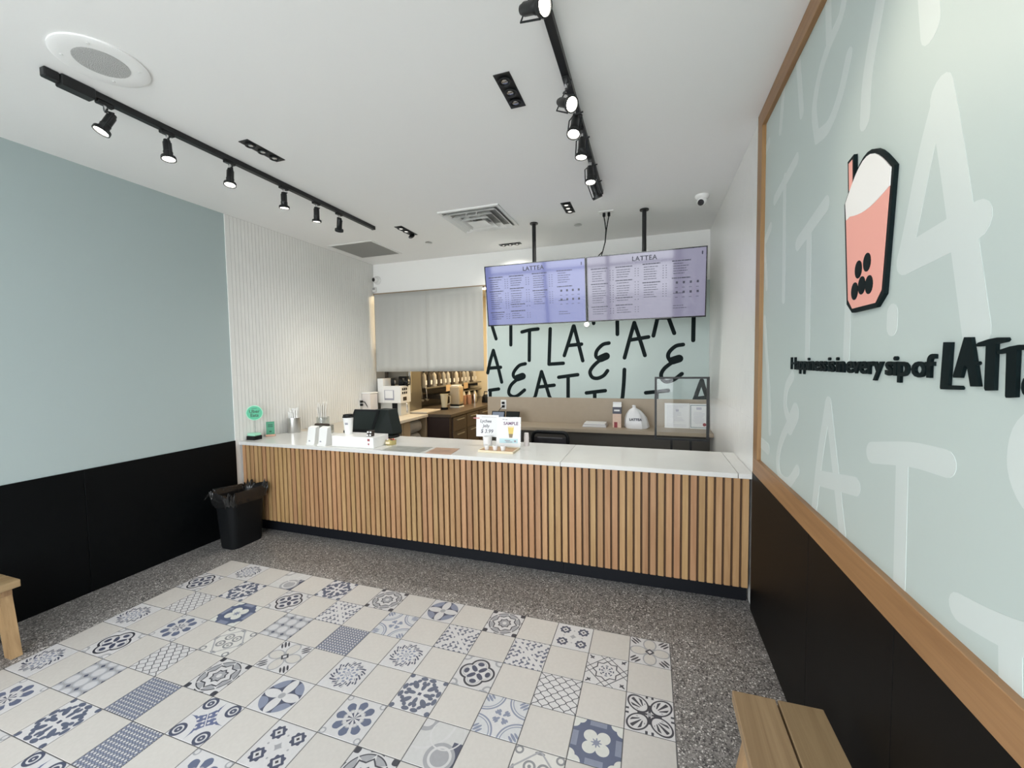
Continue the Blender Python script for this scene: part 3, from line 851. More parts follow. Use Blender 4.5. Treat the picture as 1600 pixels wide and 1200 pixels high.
# recessed black multi-lamp downlights
mat('downlight_glow', (.6, .6, .6), .3, emit=(1, .95, .85), estr=.5)
def downlight(label, cx, cy, lx, ly, n, tilted=False, power=0.):
    t = thing('recessed_downlight', label, 'downlight', (cx, cy, ZC), 'recessed black downlights')
    B().box(cx-lx/2, cx+lx/2, cy-ly/2, cy+ly/2, ZC-.004, ZC, bev=.001).obj('black_plate', 'black_metal', t)
    for i in range(n):
        k = (i+.5)/n-.5; p = Vector((cx, cy+k*ly*.94, ZC-.004)) if ly > lx else Vector((cx+k*lx*.94, cy, ZC-.004))
        r = min(lx, ly)*.40
        tt = tilted and i == n-1
        M = Matrix.Rotation(.9 if tt else .0, 4, 'X')
        o = B().lathe([(r*.75, 0), (r, -.004), (r*.98, -.010), (r*.80, -.010), (r*.55, -.001), (r*.3, -.001)], M, 20, p+Vector((0, 0, -.02 if tt else 0))).obj('lamp_ring', 'black_metal', t, smooth=True)
        B().lathe([(.001, -.001), (r*.52, -.001), (r*.50, -.006), (r*.3, -.008), (.001, -.008)], M, 16, p+Vector((0, 0, -.02 if tt else 0))).obj('lamp_face', 'reflector' if not power else 'downlight_glow', o, smooth=True)
    if power:
        L = bpy.data.lights.new('downlight_lamp', 'SPOT'); L.energy = power; L.color = (1, .96, .88); L.spot_size = math.radians(150); L.spot_blend = 1.; L.shadow_soft_size = .05
        lo = bpy.data.objects.new('downlight_lamp', L); COL.objects.link(lo); lo.parent = t; lo.location = (0, 0, -.03)
downlight('long black recessed downlight plate beside the green wall light track', -2.425, -.236, .075, .27, 3)
downlight('long black recessed downlight plate beside the track to the lilac screen', -.77, -.248, .082, .272, 3)
downlight('black recessed downlight plate by the plug outlet above the screens', -.794, 1.403, .085, .256, 3, power=36.)
downlight('black recessed downlight plate beside the square return grille, one lamp swung out', -2.466, 1.44, .085, .30, 3, True, power=36.)
downlight('black recessed downlight plate close to the back wall header', -1.63, 2.275, .26, .07, 3, power=20.)

# square supply diffuser
df = thing('ceiling_diffuser', 'white square four-way air diffuser with stepped louvres', 'air vent', (-1.63, 1.385, ZC))
cx, cy = -1.63, 1.385
def sq(b, r, z, w):
    for (a, c, d, e) in ((-r, r, -r, -r+w), (-r, r, r-w, r), (-r, -r+w, -r+w, r-w), (r-w, r, -r+w, r-w)):
        b.box(cx+a, cx+c, cy+d, cy+e, z[0], z[1])
    return b
def fr_ring(r0, z0, r1, z1, th=.003):
    b = B(); A = [(1, 1), (-1, 1), (-1, -1), (1, -1)]
    vs = [(cx+sx*r, cy+sy*r, z) for r, z in ((r0, z0), (r1, z1), (r1-th, z1), (r0-th, z0)) for sx, sy in A]
    fs = [(k*4+i, k*4+(i+1) % 4, ((k+1) % 4)*4+(i+1) % 4, ((k+1) % 4)*4+i) for k in range(4) for i in range(4)]
    b._new(vs, fs); return b
B().box(cx-.27, cx+.27, cy-.27, cy+.27, ZC-.002, ZC).obj('plenum', 'grille', df)
sq(B(), .292, (ZC-.012, ZC), .028).obj('frame', 'white_plastic', df)
for r0, r1, zz in ((.262, .225, .034), (.20, .16, .042), (.135, .10, .05)):
    fr_ring(r1, ZC-.004, r0, ZC-zz).obj('louvre', 'white_plastic', df)
b = B(); vs = [(cx+sx*.09, cy+sy*.09, ZC-.052) for sx, sy in ((1, 1), (-1, 1), (-1, -1), (1, -1))]+[(cx, cy, ZC-.02)]
b._new(vs, [(0, 1, 2, 3), (0, 4, 1), (1, 4, 2), (2, 4, 3), (3, 4, 0)]); b.obj('core', 'white_plastic', df)
for dx in (-.05, .05): B().box(cx+dx-.003, cx+dx+.003, cy-.2, cy+.2, ZC-.03, ZC-.002).obj('hanger', 'white_plastic', df)
# return grille
gr = thing('return_grille', 'grey perforated square return air grille in a white frame', 'air vent', (-3.29, 1.87, ZC))
cx, cy = -3.29, 1.87
sq(B(), .295, (ZC-.008, ZC), .022).obj('frame', 'white_plastic', gr)
g = B()
for i in range(46): g.box(cx-.273+i*.01188, cx-.273+i*.01188+.0085, cy-.273, cy+.273, ZC-.006, ZC-.001)
g.obj('louvre_blades', 'grille', gr, kind='stuff')
# round ceiling speaker
spk = thing('ceiling_speaker', 'large round white ceiling speaker with a perforated centre', 'speaker', (-2.41, -1.05, ZC))
B().lathe([(.001, 0), (.165, 0), (.165, -.006), (.155, -.010), (.10, -.006), (.001, -.006)], None, 48, spk.location).obj('baffle', 'ceiling_paint', spk, smooth=True)
B().lathe([(.001, -.005), (.095, -.005), (.095, -.008), (.001, -.011)], None, 32, spk.location).obj('speaker_mesh', mat('speaker_mesh', (.66, .66, .65), .7, bump=1., bscale=300), spk, smooth=True)
for i in range(4):
    a = PI/4+i*PI/2
    B().cyl(spk.location+Vector((.13*math.cos(a), .13*math.sin(a), -.011)), spk.location+Vector((.13*math.cos(a), .13*math.sin(a), -.005)), .006, n=10).obj('screw', 'white_plastic', spk)
# sprinkler covers
for x, y, l in ((-2.463, 1.886, 'small round sprinkler cover near the return grille'), (-.788, 1.888, 'small round sprinkler cover behind the plug outlet')):
    o = B().lathe([(.001, 0), (.035, 0), (.04, -.006), (.03, -.009), (.001, -.010)], None, 20, (x, y, ZC)).obj('sprinkler_cover', 'steel', smooth=True)
    tag(o, l, 'sprinkler', 'sprinkler covers')
# dome cameras
def camdome(label, p, axis, look):
    p = Vector(p); axis = Vector(axis).normalized(); look = Vector(look).normalized()
    t = thing('security_camera', label, 'camera', p)
    M = Matrix.Translation(p) @ axis.to_track_quat('Z', 'Y').to_matrix().to_4x4()
    B().lathe([(.001, 0), (.055, 0), (.056, .012), (.052, .022), (.040, .034), (.001, .036)], M, 28).obj('mount_base', 'white_gloss', t, smooth=True)
    c = p+axis*.048
    N = Matrix.Translation(c) @ look.to_track_quat('Z', 'Y').to_matrix().to_4x4()
    B().lathe([(.001, -.038), (.022, -.033), (.035, -.018), (.038, 0), (.035, .018), (.029, .03), (.026, .034), (.001, .034)], N, 28).obj('eyeball', 'white_gloss', t, smooth=True)
    B().lathe([(.001, .033), (.0255, .033), (.024, .039), (.012, .0405), (.001, .0405)], N, 24).obj('lens_window', 'lens_dark', t, smooth=True)
camdome('white eyeball camera on the ceiling above the framed clear stand', (.30, 1.53, ZC), (0, 0, -1), (-.35, -.75, -.5))
camdome('white eyeball camera on the back wall above the curtain', (-3.628, YB, 2.655), (0, -1, 0), (-.22, -1, -.12))
sn = thing('wall_sensor', 'small white sensor box under the camera above the curtain', 'sensor', (-3.672, YB, 2.53))
B().box(-3.695, -3.645, YB-.035, YB, 2.495, 2.565, bev=.006).obj('housing', 'white_plastic', sn)
B().box(-3.688, -3.652, YB-.037, YB-.034, 2.525, 2.555).obj('sensor_window', 'grille', sn)

# glowing disc added for a spotlight reflection on the lettered wall below the screens
wl = thing('spot_reflection_disc', 'small round glowing white disc imitating a spotlight reflection on the lettered wall under the screens', 'reflection', at(917, 507, 1, YM))
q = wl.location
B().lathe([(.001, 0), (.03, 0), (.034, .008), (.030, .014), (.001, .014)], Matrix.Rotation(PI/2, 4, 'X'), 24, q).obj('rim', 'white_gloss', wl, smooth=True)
B().lathe([(.001, .013), (.026, .013), (.02, .021), (.001, .024)], Matrix.Rotation(PI/2, 4, 'X'), 24, q).obj('diffuser', mat('reflection_glow', (1, 1, 1), .4, emit=(1, .97, .9), estr=1.2), wl, smooth=True)  # face glows to imitate the reflected spot; no fixture here

# ------------------------------------------------------------------ raised signs on the right wall
XF = .4795
ws = thing('wall_slogan', 'raised black slogan lettering on the pale green mural wall', 'sign', (XF, -.8, 1.49))
SA = at(1235, 571, 0, .4832); SB = at(1460, 572, 0, .4832); SW = SA.y-SB.y
Mw = frame_m((.4862, SA.y, 1.489), (0, -1, 0), (0, 0, 1))
me = text_mesh('Happiness is in every sip of', .072, ext=.003, offset=.0016, align='LEFT', spacing=.95)
wx = max(v.co.x for v in me.vertices); bpy.data.meshes.remove(me)
kx = SW/wx
words = 'Happiness is in every sip of'.split(' ')
ww = []
for w_ in words:
    me = text_mesh(w_, .072, offset=.0016, align='LEFT', spacing=.95); ww.append((max(v.co.x for v in me.vertices)-min(v.co.x for v in me.vertices), min(v.co.x for v in me.vertices))); bpy.data.meshes.remove(me)
tot = sum(a for a, _ in ww); gap = .012
kx = (SW-gap*(len(words)-1))/tot; x = 0
for w_, (a, mn) in zip(words, ww):
    text('word', w_, .072, Mw @ Matrix.Translation((x-mn*kx, 0, 0)) @ Matrix.Diagonal((kx, 1, 1, 1)), 'letter_black', ws, ext=.003, offset=.0016, align='LEFT', spacing=.95)
    x += a*kx+gap
ln = thing('wall_name_sign', 'raised black hand-drawn LATTEA letters after the slogan on the mural wall', 'sign', (XF, -1.35, 1.49))
XN = .4832
def raised(poly_px, zx, zy, sc, name, m, parent, xf=XN, depth=.006):
    P = [at(zx+a/sc, zy+b/sc, 0, xf) for a, b in poly_px]
    return B().prism(P, (depth, 0, 0)).obj(name, m, parent)
L_ = [(552, 410), (645, 410), (612, 915), (750, 920), (768, 945), (755, 968), (520, 962), (512, 940)]
A_ = [(795, 352), (880, 352), (922, 636), (950, 634), (962, 655), (950, 676), (932, 680), (968, 930), (868, 930), (828, 700), (805, 685), (790, 700), (755, 828), (668, 826), (665, 800)]
T_ = [(932, 440), (960, 415), (1080, 375), (1180, 355), (1285, 355), (1298, 380), (1280, 405), (1168, 430), (1145, 975), (1042, 978), (1030, 950), (1050, 455), (940, 462)]
T2 = [(1182, 520), (1215, 497), (1330, 460), (1440, 440), (1560, 442), (1572, 470), (1550, 492), (1418, 505), (1395, 1055), (1285, 1062), (1275, 1040), (1290, 535), (1190, 550)]
for q_ in (L_, A_, T_, T2): raised(q_, 1400, 480, 7.5, 'letter', 'letter_black', ln)
def wall_stroke(pts, w, name, m, parent, x0=XN, d=.006):
    po = stroke_poly(smooth_line(pts), w)
    return B().prism([(x0, -y, z) for y, z in po], (d, 0, 0)).obj(name, m, parent)
EY = -at(1597, 590, 0, XN).y-1.348
wall_stroke([(a_+EY, b_) for a_, b_ in [(1.412, 1.522), (1.375, 1.518), (1.364, 1.498), (1.388, 1.486), (1.360, 1.474), (1.356, 1.455), (1.38, 1.446), (1.416, 1.458)]], .016, 'letter', 'letter_black', ln)
wall_stroke([(a_+EY, b_) for a_, b_ in [(1.44, 1.443), (1.467, 1.535), (1.473, 1.535), (1.495, 1.443)]], .018, 'letter', 'letter_black', ln)
wall_stroke([(a_+EY, b_) for a_, b_ in [(1.455, 1.475), (1.47, 1.477), (1.49, 1.480)]], .012, 'letter', 'letter_black', ln)

# plain cut-out bubble tea cup board (no figure)
cs = thing('cup_sign', 'raised pink and white cup-shaped board with black edge on the mural wall', 'sign', (XF, -.87, 1.66))
def wp(pts, x): return [(x, -y, z) for y, z in pts]
_l = at(1322, 318, 0, XF); _r = at(1392, 300, 0, XF); _b = at(1388, 468, 0, XF)
ts, bs, zt, zb = (-_l.y, -_r.y), (-_l.y+.035, -_r.y-.03), _l.z, _b.z
def dome(a, b, z, h, n=12): return [(a+(b-a)*i/n, z+h*math.sin(PI*i/n)) for i in range(n+1)]
def cup(off):
    l = dome(ts[0]+off, ts[1]-off, zt, .085-off)
    return l+[(bs[1]-off, zb+.03+off), (bs[1]-.03-off*.4, zb+off), (bs[0]+.03+off*.4, zb+off), (bs[0]+off, zb+.03+off)]
B().prism(wp(cup(-.012), XF), (.0098, 0, 0)).obj('board', 'letter_black', cs)
B().prism(wp(cup(.0), XF-.0015), (.003, 0, 0)).obj('cup_face', 'pink', cs)
foam = dome(ts[0], ts[1], zt, .085)+[(ts[1]-.003, zt-.045)]+[(ts[1]-.003-(ts[1]-ts[0]-.012)*i/10, zt-.045-.02*math.sin(PI*i/10)) for i in range(1, 10)]+[(ts[0]+.009, zt-.055)]
B().prism(wp(foam, XF-.0025), (.003, 0, 0)).obj('cup_foam', 'foam_white', cs)
B().prism(wp([(ts[0]+.012, zt+.02), (ts[0]+.002, zt+.125), (ts[0]+.044, zt+.13), (ts[0]+.05, zt+.05)], XF+.0003), (.0098, 0, 0)).obj('straw_board', 'letter_black', cs)
B().prism(wp([(ts[0]+.021, zt+.03), (ts[0]+.013, zt+.115), (ts[0]+.035, zt+.118), (ts[0]+.041, zt+.04)], XF-.0012), (.003, 0, 0)).obj('straw_face', 'pink', cs)
for y_, z_ in ((bs[0]+.045, zb+.05), (bs[0]+.088, zb+.06), (bs[0]+.13, zb+.055), (bs[0]+.065, zb+.11), (bs[0]+.115, zb+.12)):
    B().prism(wp([(y_+.021*math.cos(t*PI/9), z_+.026*math.sin(t*PI/9)) for t in range(18)], XF-.003), (.003, 0, 0)).obj('pearl', 'letter_black', cs)

# ------------------------------------------------------------------ benches
def bench(label, cx, y0, y1):
    h = .40; w = .266
    t = thing('bench', label, 'bench', (cx, (y0+y1)/2, 0))
    for s in (-1, 1):
        B().box(cx+s*w/4-w/4+.003, cx+s*w/4+w/4-.003, y0, y1, h-.038, h, bev=.003, seg=2).obj('seat_plank', 'bench_wood', t)
    for yy in (y0+.04, y1-.04):
        for s in (-1, 1):
            M = Matrix.Translation((cx, yy, 0))
            tx, bx_ = s*.05, s*.115
            b = B(); hw = .03; d = .022
            vs = []
            for x_, z_ in ((tx, h-.038), (bx_, 0)):
                for sx, sy in ((-1, -1), (1, -1), (1, 1), (-1, 1)): vs.append((cx+x_+sx*hw, yy+sy*d, z_))
            b._new(vs, [(0, 1, 2, 3), (7, 6, 5, 4)]+[(i, 4+i, 4+(i+1) % 4, (i+1) % 4) for i in range(4)])
            b.obj('leg', 'bench_leg', t)
        B().box(cx-.1, cx+.1, yy-.018, yy+.018, h-.075, h-.038).obj('cross_rail', 'bench_leg', t)
    B().box(cx-.02, cx+.02, y0+.04, y1-.04, .16, .2).obj('stretcher', 'bench_leg', t)
bench('oak plank bench beside the mural wall', .293, -1.95, -.78)
bench('oak plank bench against the green wall', -3.405, -2.3, -1.09)

# ------------------------------------------------------------------ waste bin
wb = thing('waste_bin', 'slim black waste bin with a crumpled black liner at the counter end', 'waste bin', (-3.43, .27, 0))
def rrect(hx, hy, r, n=5):
    P = []
    for sx, sy, a0 in ((1, 1, 0), (-1, 1, PI/2), (-1, -1, PI), (1, -1, 1.5*PI)):
        for k in range(n+1):
            a = a0+PI/2*k/n; P.append((sx*(hx-r)+r*math.cos(a), sy*(hy-r)+r*math.sin(a)))
    return P
def loft(b, rings):
    n = len(rings[0]); vs = [p for r in rings for p in r]
    fs = [(j*n+i, j*n+(i+1) % n, (j+1)*n+(i+1) % n, (j+1)*n+i) for j in range(len(rings)-1) for i in range(n)]
    b._new(vs, fs); return n
b = B()
rings = []
for z, k in ((0, .83), (.02, .86), (.40, 1.0), (.415, 1.03), (.425, 1.03), (.425, .97), (.39, .96)):
    rings.append([(-3.43+x*k, .27+y*k, z) for x, y in rrect(.105, .165, .06)])
n = loft(b, rings); b.bm.faces.new(b.bm.verts[:n][::-1]) if False else None
b.bm.verts.ensure_lookup_table(); b.bm.faces.new([b.bm.verts[i] for i in range(n)][::-1])
b.obj('bin_body', 'black_plastic', wb, smooth=True)
b = B(); rings = []; rnd = random.Random(3); m_ = 64
base = rrect(.105, .165, .06, 15)
for j, (z, k, am) in enumerate(((.32, .90, .0), (.40, .93, .004), (.445, 1.0, .012), (.47, 1.10, .022), (.452, 1.20, .024), (.415, 1.19, .020), (.37, 1.12, .012))):
    ring = []
    for i, (x, y) in enumerate(base):
        w_ = am*(math.sin(i*1.7+j)+.7*math.sin(i*.61+2*j)+rnd.uniform(-.6, .6)); kk = k+w_*1.6
        ring.append((-3.43+x*kk, .27+y*kk, z+w_*.9))
    rings.append(ring)
loft(b, rings)
o = b.obj('bin_liner', 'liner', wb)
b = B(); rings = []
for j, (z, k) in enumerate(((.44, 1.05), (.47, 1.22), (.455, 1.42), (.43, 1.5))):
    ring = []
    for i in range(14):
        a = PI*.75+PI*.6*i/13
        w_ = rnd.uniform(-.012, .012)
        ring.append((-3.455+(.115*k+w_)*math.cos(a), .25+(.15*k+w_)*math.sin(a), z+rnd.uniform(-.012, .012)))
    rings.append(ring)
vs = [p for r in rings for p in r]; b._new(vs, [(j*14+i, j*14+i+1, (j+1)*14+i+1, (j+1)*14+i) for j in range(3) for i in range(13)])
o = b.obj('liner_flap', 'liner', wb)
o.modifiers.new('film', 'SOLIDIFY').thickness = .002

# ------------------------------------------------------------------ things on the counter
ZT = .824
# round green sign on a clear stem
g1 = thing('round_counter_sign', 'round green delivery sign on a clear stem with a black base', 'sign', (-3.655, .60, ZT))
B().box(-3.690, -3.590, .558, .642, ZT, ZT+.036, bev=.003).obj('base', 'black_plastic', g1)
B().box(-3.686, -3.594, .562, .638, ZT+.036, ZT+.062, bev=.006).obj('base_top', 'green_pale', g1)
B().box(-3.628, -3.616, .594, .602, ZT+.06, ZT+.19).obj('stem', 'clear_plastic', g1)
dirn = Vector((.80, -.6, 0)).normalized()
Md = frame_m((-3.622, .598, ZT+.252), (.6, .8, 0), (0, 0, 1))
if Md.to_3x3().col[2].dot(dirn) < 0: Md = frame_m((-3.622, .598, ZT+.252), (-.6, -.8, 0), (0, 0, 1))
Md = frame_m((-3.622, .598, ZT+.252), (.8, .6, 0), (0, 0, 1))
B().lathe([(.001, -.003), (.064, -.003), (.064, .003), (.001, .003)], Md, 40).obj('disc', 'green_acrylic', g1, smooth=True)
B().lathe([(.064, -.002), (.071, -.002), (.071, .002), (.064, .002)], Md, 40).obj('disc_rim', 'green_pale', g1, smooth=True)
text('lettering', 'Uber', .042, Md @ Matrix.Translation((0, .013, .0034)), 'green_ink', g1, ext=.0004, offset=.0012)
text('lettering', 'Eats', .042, Md @ Matrix.Translation((0, -.024, .0034)), 'green_ink', g1, ext=.0004, offset=.0012)
B().box(-.022, .022, .040, .044, .003, .0036, M=Md).obj('small_print', 'green_ink', g1)
# small green easel card
g2 = thing('easel_card', 'small dark green card on a wooden easel near the round green sign', 'sign', (-3.655, .79, ZT))
Mg = frame_m((-3.640, .775, ZT+.018), (.72, .69, 0), (-.06, .06, 1))
B().box(-.035, .035, 0, .125, -.003, .003, M=Mg).obj('card', mat('card_green', (.04, .27, .15), .45), g2)
B().box(-.020, .020, .088, .098, .003, .0036, M=Mg).box(-.022, .022, .072, .082, .003, .0036, M=Mg).box(-.010, .010, .02, .036, .003, .0036, M=Mg).obj('card_print', 'green_ink', g2)
B().box(-.042, .042, -.018, 0, -.012, .018, M=Mg).obj('easel_foot', 'copper', g2)
B().box(-.006, .006, -.018, .09, -.04, -.034, M=Mg).box(-.006, .006, -.018, -.012, -.04, -.01, M=Mg).obj('easel_strut', 'copper', g2)
# steel cup of straws
def straws(t, c, sp, rmax, z0, z1, rad, m, seed):
    """straws on a hexagonal packing, fanned outwards towards the top"""
    rn = random.Random(seed)
    for i in range(-4, 5):
        for j in range(-4, 5):
            gx_, gy_ = (i+.5*(j % 2))*sp, j*sp*.866
            if math.hypot(gx_, gy_) > rmax: continue
            h = z1+rn.uniform(-.028, .028)
            p0 = Vector((c[0]+gx_*.88, c[1]+gy_*.88, z0)); p1 = Vector((c[0]+gx_*1.45, c[1]+gy_*1.45, h))
            tag(B().cyl(p0, p1, rad, n=8).obj('straw', m, smooth=True), t[0], 'straw', t[1])
c1 = (-3.60, 1.02, ZT)
s1 = thing('steel_canister', 'polished steel canister full of wrapped straws on the counter', 'canister', c1)
B().lathe([(.001, 0), (.062, 0), (.064, .004), (.064, .15), (.061, .15), (.061, .006), (.001, .006)], None, 32, c1).obj('canister_wall', 'steel', s1, smooth=True)
B().lathe([(.061, .146), (.066, .146), (.066, .152), (.061, .152)], None, 32, c1).obj('canister_lip', 'chrome', s1, smooth=True)
straws(('white wrapped straw standing in the steel canister', 'straws in the steel canister'), c1, .0160, .033, ZT+.008, ZT+.232, .0066, 'white_gloss', 1)
c2 = (-3.47, 1.28, ZT)
s2 = thing('clear_canister', 'clear plastic canister of tall straws behind the napkin packs', 'canister', c2)
B().lathe([(.001, 0), (.062, 0), (.064, .004), (.066, .13), (.063, .13), (.061, .006), (.001, .006)], None, 32, c2).obj('canister_wall', 'clear_plastic', s2, smooth=True)
straws(('tall pale straw standing in the clear canister', 'straws in the clear canister'), c2, .0168, .042, ZT+.008, ZT+.262, .0064, mat('straw_pale', (.76, .74, .70), .35), 2)
c3 = (-3.245, 1.03, ZT)
s3 = thing('caddy', 'low clear caddy with dark lids beside the straw canisters', 'caddy', c3)
B().box(-3.33, -3.16, .98, 1.10, ZT, ZT+.085, bev=.004).obj('bin_box', 'film', s3)
for k in range(5):
    B().lathe([(.001, .083), (.022, .083), (.024, .09), (.018, .1), (.001, .102)], None, 14, (-3.31+.033*k, 1.03+.012*(k % 2), ZT)).obj('lid', 'dark_brown', s3, smooth=True)
# two napkin packs
for i, (x0, lab) in enumerate(((-2.925, 'white sleeve pack leaning on the counter beside the straw canisters'), (-2.805, 'white sleeve pack leaning on the counter next to the white box'))):
    p = thing('paper_pack', lab, 'paper pack', (x0+.05, .56, ZT))
    Mn = Matrix.Translation((x0, .508, ZT)) @ Matrix.Rotation(-.18, 4, 'X')
    b = B(); b.prism([(0, 0, .002), (0, .012, .155), (0, .05, .165), (0, .075, .002)], (.083, 0, 0))
    for v in b.bm.verts: v.co = Matrix.Translation((x0+(.004 if i else 0), .508, ZT-.002)) @ v.co; v.co.x += (v.co.z-ZT)*.09
    b.obj('sleeve', 'white_plastic', p)
    b = B(); b.prism([(0, .004, 0), (0, .018, 0), (0, .012, .016), (0, .003, .016)], (.086, 0, 0))
    for v in b.bm.verts: v.co = Matrix.Translation((x0-.001, .500, ZT)) @ v.co
    b.obj('foot_flap', 'white_plastic', p)
    B().cyl((x0+.03, .5105, ZT+.034), (x0+.03, .516, ZT+.034), .010, n=16).obj('badge', 'ink_grey', p)
# white box with an item shelf
bx = thing('display_box', 'long low white box on the counter with a small printed square', 'box', (-2.46, .62, ZT))
B().box(-2.675, -2.255, .535, .74, ZT, ZT+.088, bev=.002).obj('box_body', 'white_gloss', bx)
B().box(-2.312, -2.290, .5335, .536, ZT+.058, ZT+.076).box(-2.308, -2.296, .5335, .536, ZT+.026, ZT+.04).obj('printed_marks', 'ink_red', bx)
# cup on it
cx, cy, cz = -2.588, .64, ZT+.088
cu_ = thing('paper_cup', 'tall white paper cup with black lid standing on the white box', 'cup', (cx, cy, cz))
B().lathe([(.001, 0), (.030, 0), (.043, .145), (.044, .148), (.001, .148)], None, 28, (cx, cy, cz)).obj('cup_wall', 'white_plastic', cu_, smooth=True)
B().lathe([(.001, .146), (.047, .146), (.047, .154), (.042, .158), (.041, .172), (.036, .172), (.034, .168), (.001, .168)], None, 28, (cx, cy, cz)).obj('cup_lid', 'black_plastic', cu_, smooth=True)
B().box(-.012, .012, -.009, .009, -.001, .0015, M=frame_m((cx+.012, cy-.0375, cz+.095), (1, .3, 0), (0, -.06, 1))).obj('logo', 'ink_grey', cu_)
gx = -2.640
gl = thing('glass_tumbler', 'small clear tumbler beside the tall white paper cup', 'glass', (gx, .70, cz))
B().lathe([(.001, 0), (.026, 0), (.028, .003), (.032, .125), (.030, .125), (.026, .006), (.001, .006)], None, 24, (gx, .70, cz)).obj('tumbler_wall', 'film', gl, smooth=True)
# little playing blocks / candies on the box end
for k, (dx, dz) in enumerate(((0, 0), (.028, .002), (.006, .026), (.032, .026))):
    o = thing('candy_pack', 'small dark candy pack with a white label piled on the white box end', 'candy', (-2.345+dx, .60, cz+dz), 'candy packs on the white box')
    B().box(-2.357+dx, -2.333+dx, .58, .62, cz+max(0, dz), cz+dz+.022, bev=.002).obj('wrapper', 'dark_brown', o)
    B().box(-2.354+dx, -2.338+dx, .5785, .581, cz+dz+.004, cz+dz+.017).obj('pack_label', 'paper', o)
# gold tin with candies
tn = (-2.215, .72, ZT)
t_ = thing('gold_tin', 'small round gold tin filled with wrapped sweets beside the white box', 'tin', tn)
B().lathe([(.001, 0), (.042, 0), (.044, .003), (.046, .042), (.042, .042), (.041, .006), (.001, .006)], None, 28, tn).obj('tin_wall', 'gold', t_, smooth=True)
B().box(-.02, .02, -.010, .010, -.001, .001, M=frame_m((tn[0]-.004, tn[1]-.0452, ZT+.022), (1, 0, 0), (0, -.05, 1))).obj('tin_label', 'tray_rim', t_)
rn = random.Random(8)
for k in range(9):
    a = k*2*PI/8; q_ = .026 if k < 8 else 0
    tag(B().lathe([(.001, -.009), (.008, -.006), (.011, 0), (.008, .006), (.001, .009)], Matrix.Rotation(rn.uniform(0, 3), 4, 'X'), 10, (tn[0]+q_*math.cos(a), tn[1]+q_*math.sin(a), ZT+.038+rn.uniform(0, .006))).obj('sweet', ['red_candy', 'paper', 'gold', 'dark_brown'][k % 4], smooth=True), 'wrapped sweet lying in the small gold tin', 'sweet', 'sweets in the gold tin')
# POS terminal: two black screens leaning back to back on a base
po = thing('till_terminal', 'black two-faced till terminal with angled screens behind the white box', 'till', (-2.63, 1.02, ZT))
def wedge(b, pts, M): b._new([M @ Vector(p) for p in pts], [(0, 1, 2, 3), (4, 7, 6, 5), (0, 4, 5, 1), (1, 5, 6, 2), (2, 6, 7, 3), (3, 7, 4, 0)])
B().box(-2.93, -2.36, .90, 1.07, ZT, ZT+.022, bev=.006).obj('base_plate', 'black_plastic', po)
Mf = frame_m((-2.845, .905, ZT+.02), (1, .05, 0), (0.10, .42, 1))
f1 = B().box(-.005, .275, -.004, .262, -.03, 0, bev=.006, M=Mf).obj('customer_screen', 'black_plastic', po)
B().box(.022, .252, .065, .242, -.001, .002, M=Mf).obj('glass', mat('till_glass', (.020, .026, .025), .6, spec=.1), f1)
B().box(.105, .117, .022, .028, 0, .0015, M=Mf).obj('indicator', 'ink_grey', f1)
b = B(); y0_, y1_ = .93, 1.05
b.prism([(-2.555, y0_, ZT+.02), (-2.385, y0_+.05, ZT+.022), (-2.375, y0_+.05, ZT+.045), (-2.465, y0_+.11, ZT+.255), (-2.60, y0_+.10, ZT+.258)], (.02, .12, 0))
b.obj('staff_screen_housing', 'screen_dark', po)
B().box(-2.90, -2.80, .93, 1.03, ZT+.022, ZT+.062, bev=.005).obj('printer', 'black_plastic', po)
# menus lying flat, taped to the counter
def sheet(label, P, m):
    b = B(); b.prism([(*p, ZT+.0002) for p in P], (0, 0, .0016))
    return tag(b.obj('flat_menu', m), label, 'menu sheet')
sheet('grey printed menu sheet lying flat on the white counter', [(-2.15, .487), (-1.79, .487), (-1.80, .70), (-2.16, .67)], 'print_grey')
sheet('brown printed menu sheet lying flat on the white counter', [(-1.745, .487), (-1.53, .487), (-1.555, .705), (-1.765, .70)], 'print_brown')
for k in range(3): tag(B().box(-2.235+.025*k, -2.218+.025*k, .50, .515, ZT+.0002, ZT+.0015).obj('taped_note', 'ink_grey'), 'tiny grey note taped beside the grey menu sheet', 'note', 'notes taped on the counter')
# sample tray
tr = thing('sample_tray', 'small wooden tray with a pale rim under the sample poster', 'tray', (-1.22, .70, ZT))
B().box(-1.36, -1.085, .635, .80, ZT, ZT+.010, bev=.003).obj('tray_base', 'tray_wood', tr)
b = B()
for q_ in ((-1.365, -1.08, .630, .637), (-1.365, -1.08, .798, .805), (-1.365, -1.358, .637, .798), (-1.087, -1.08, .637, .798)): b.box(*q_, ZT, ZT+.016)
b.obj('tray_rim', 'tray_rim', tr)
for k, x in enumerate((-1.315, -1.245, -1.18)):
    o = thing('sample_cup', 'tiny white sample cup standing on the wooden tray', 'cup', (x, .69, ZT+.010), 'sample cups on the tray')
    B().lathe([(.001, 0), (.015, 0), (.023, .038), (.021, .038), (.014, .003), (.001, .003)], None, 18, (x, .69, ZT+.010)).obj('cup_wall', 'paper', o, smooth=True)
    B().lathe([(.001, .030), (.0195, .030), (.0195, .032), (.001, .032)], None, 18, (x, .69, ZT+.010)).obj('drink', 'brown_drink', o, smooth=True)
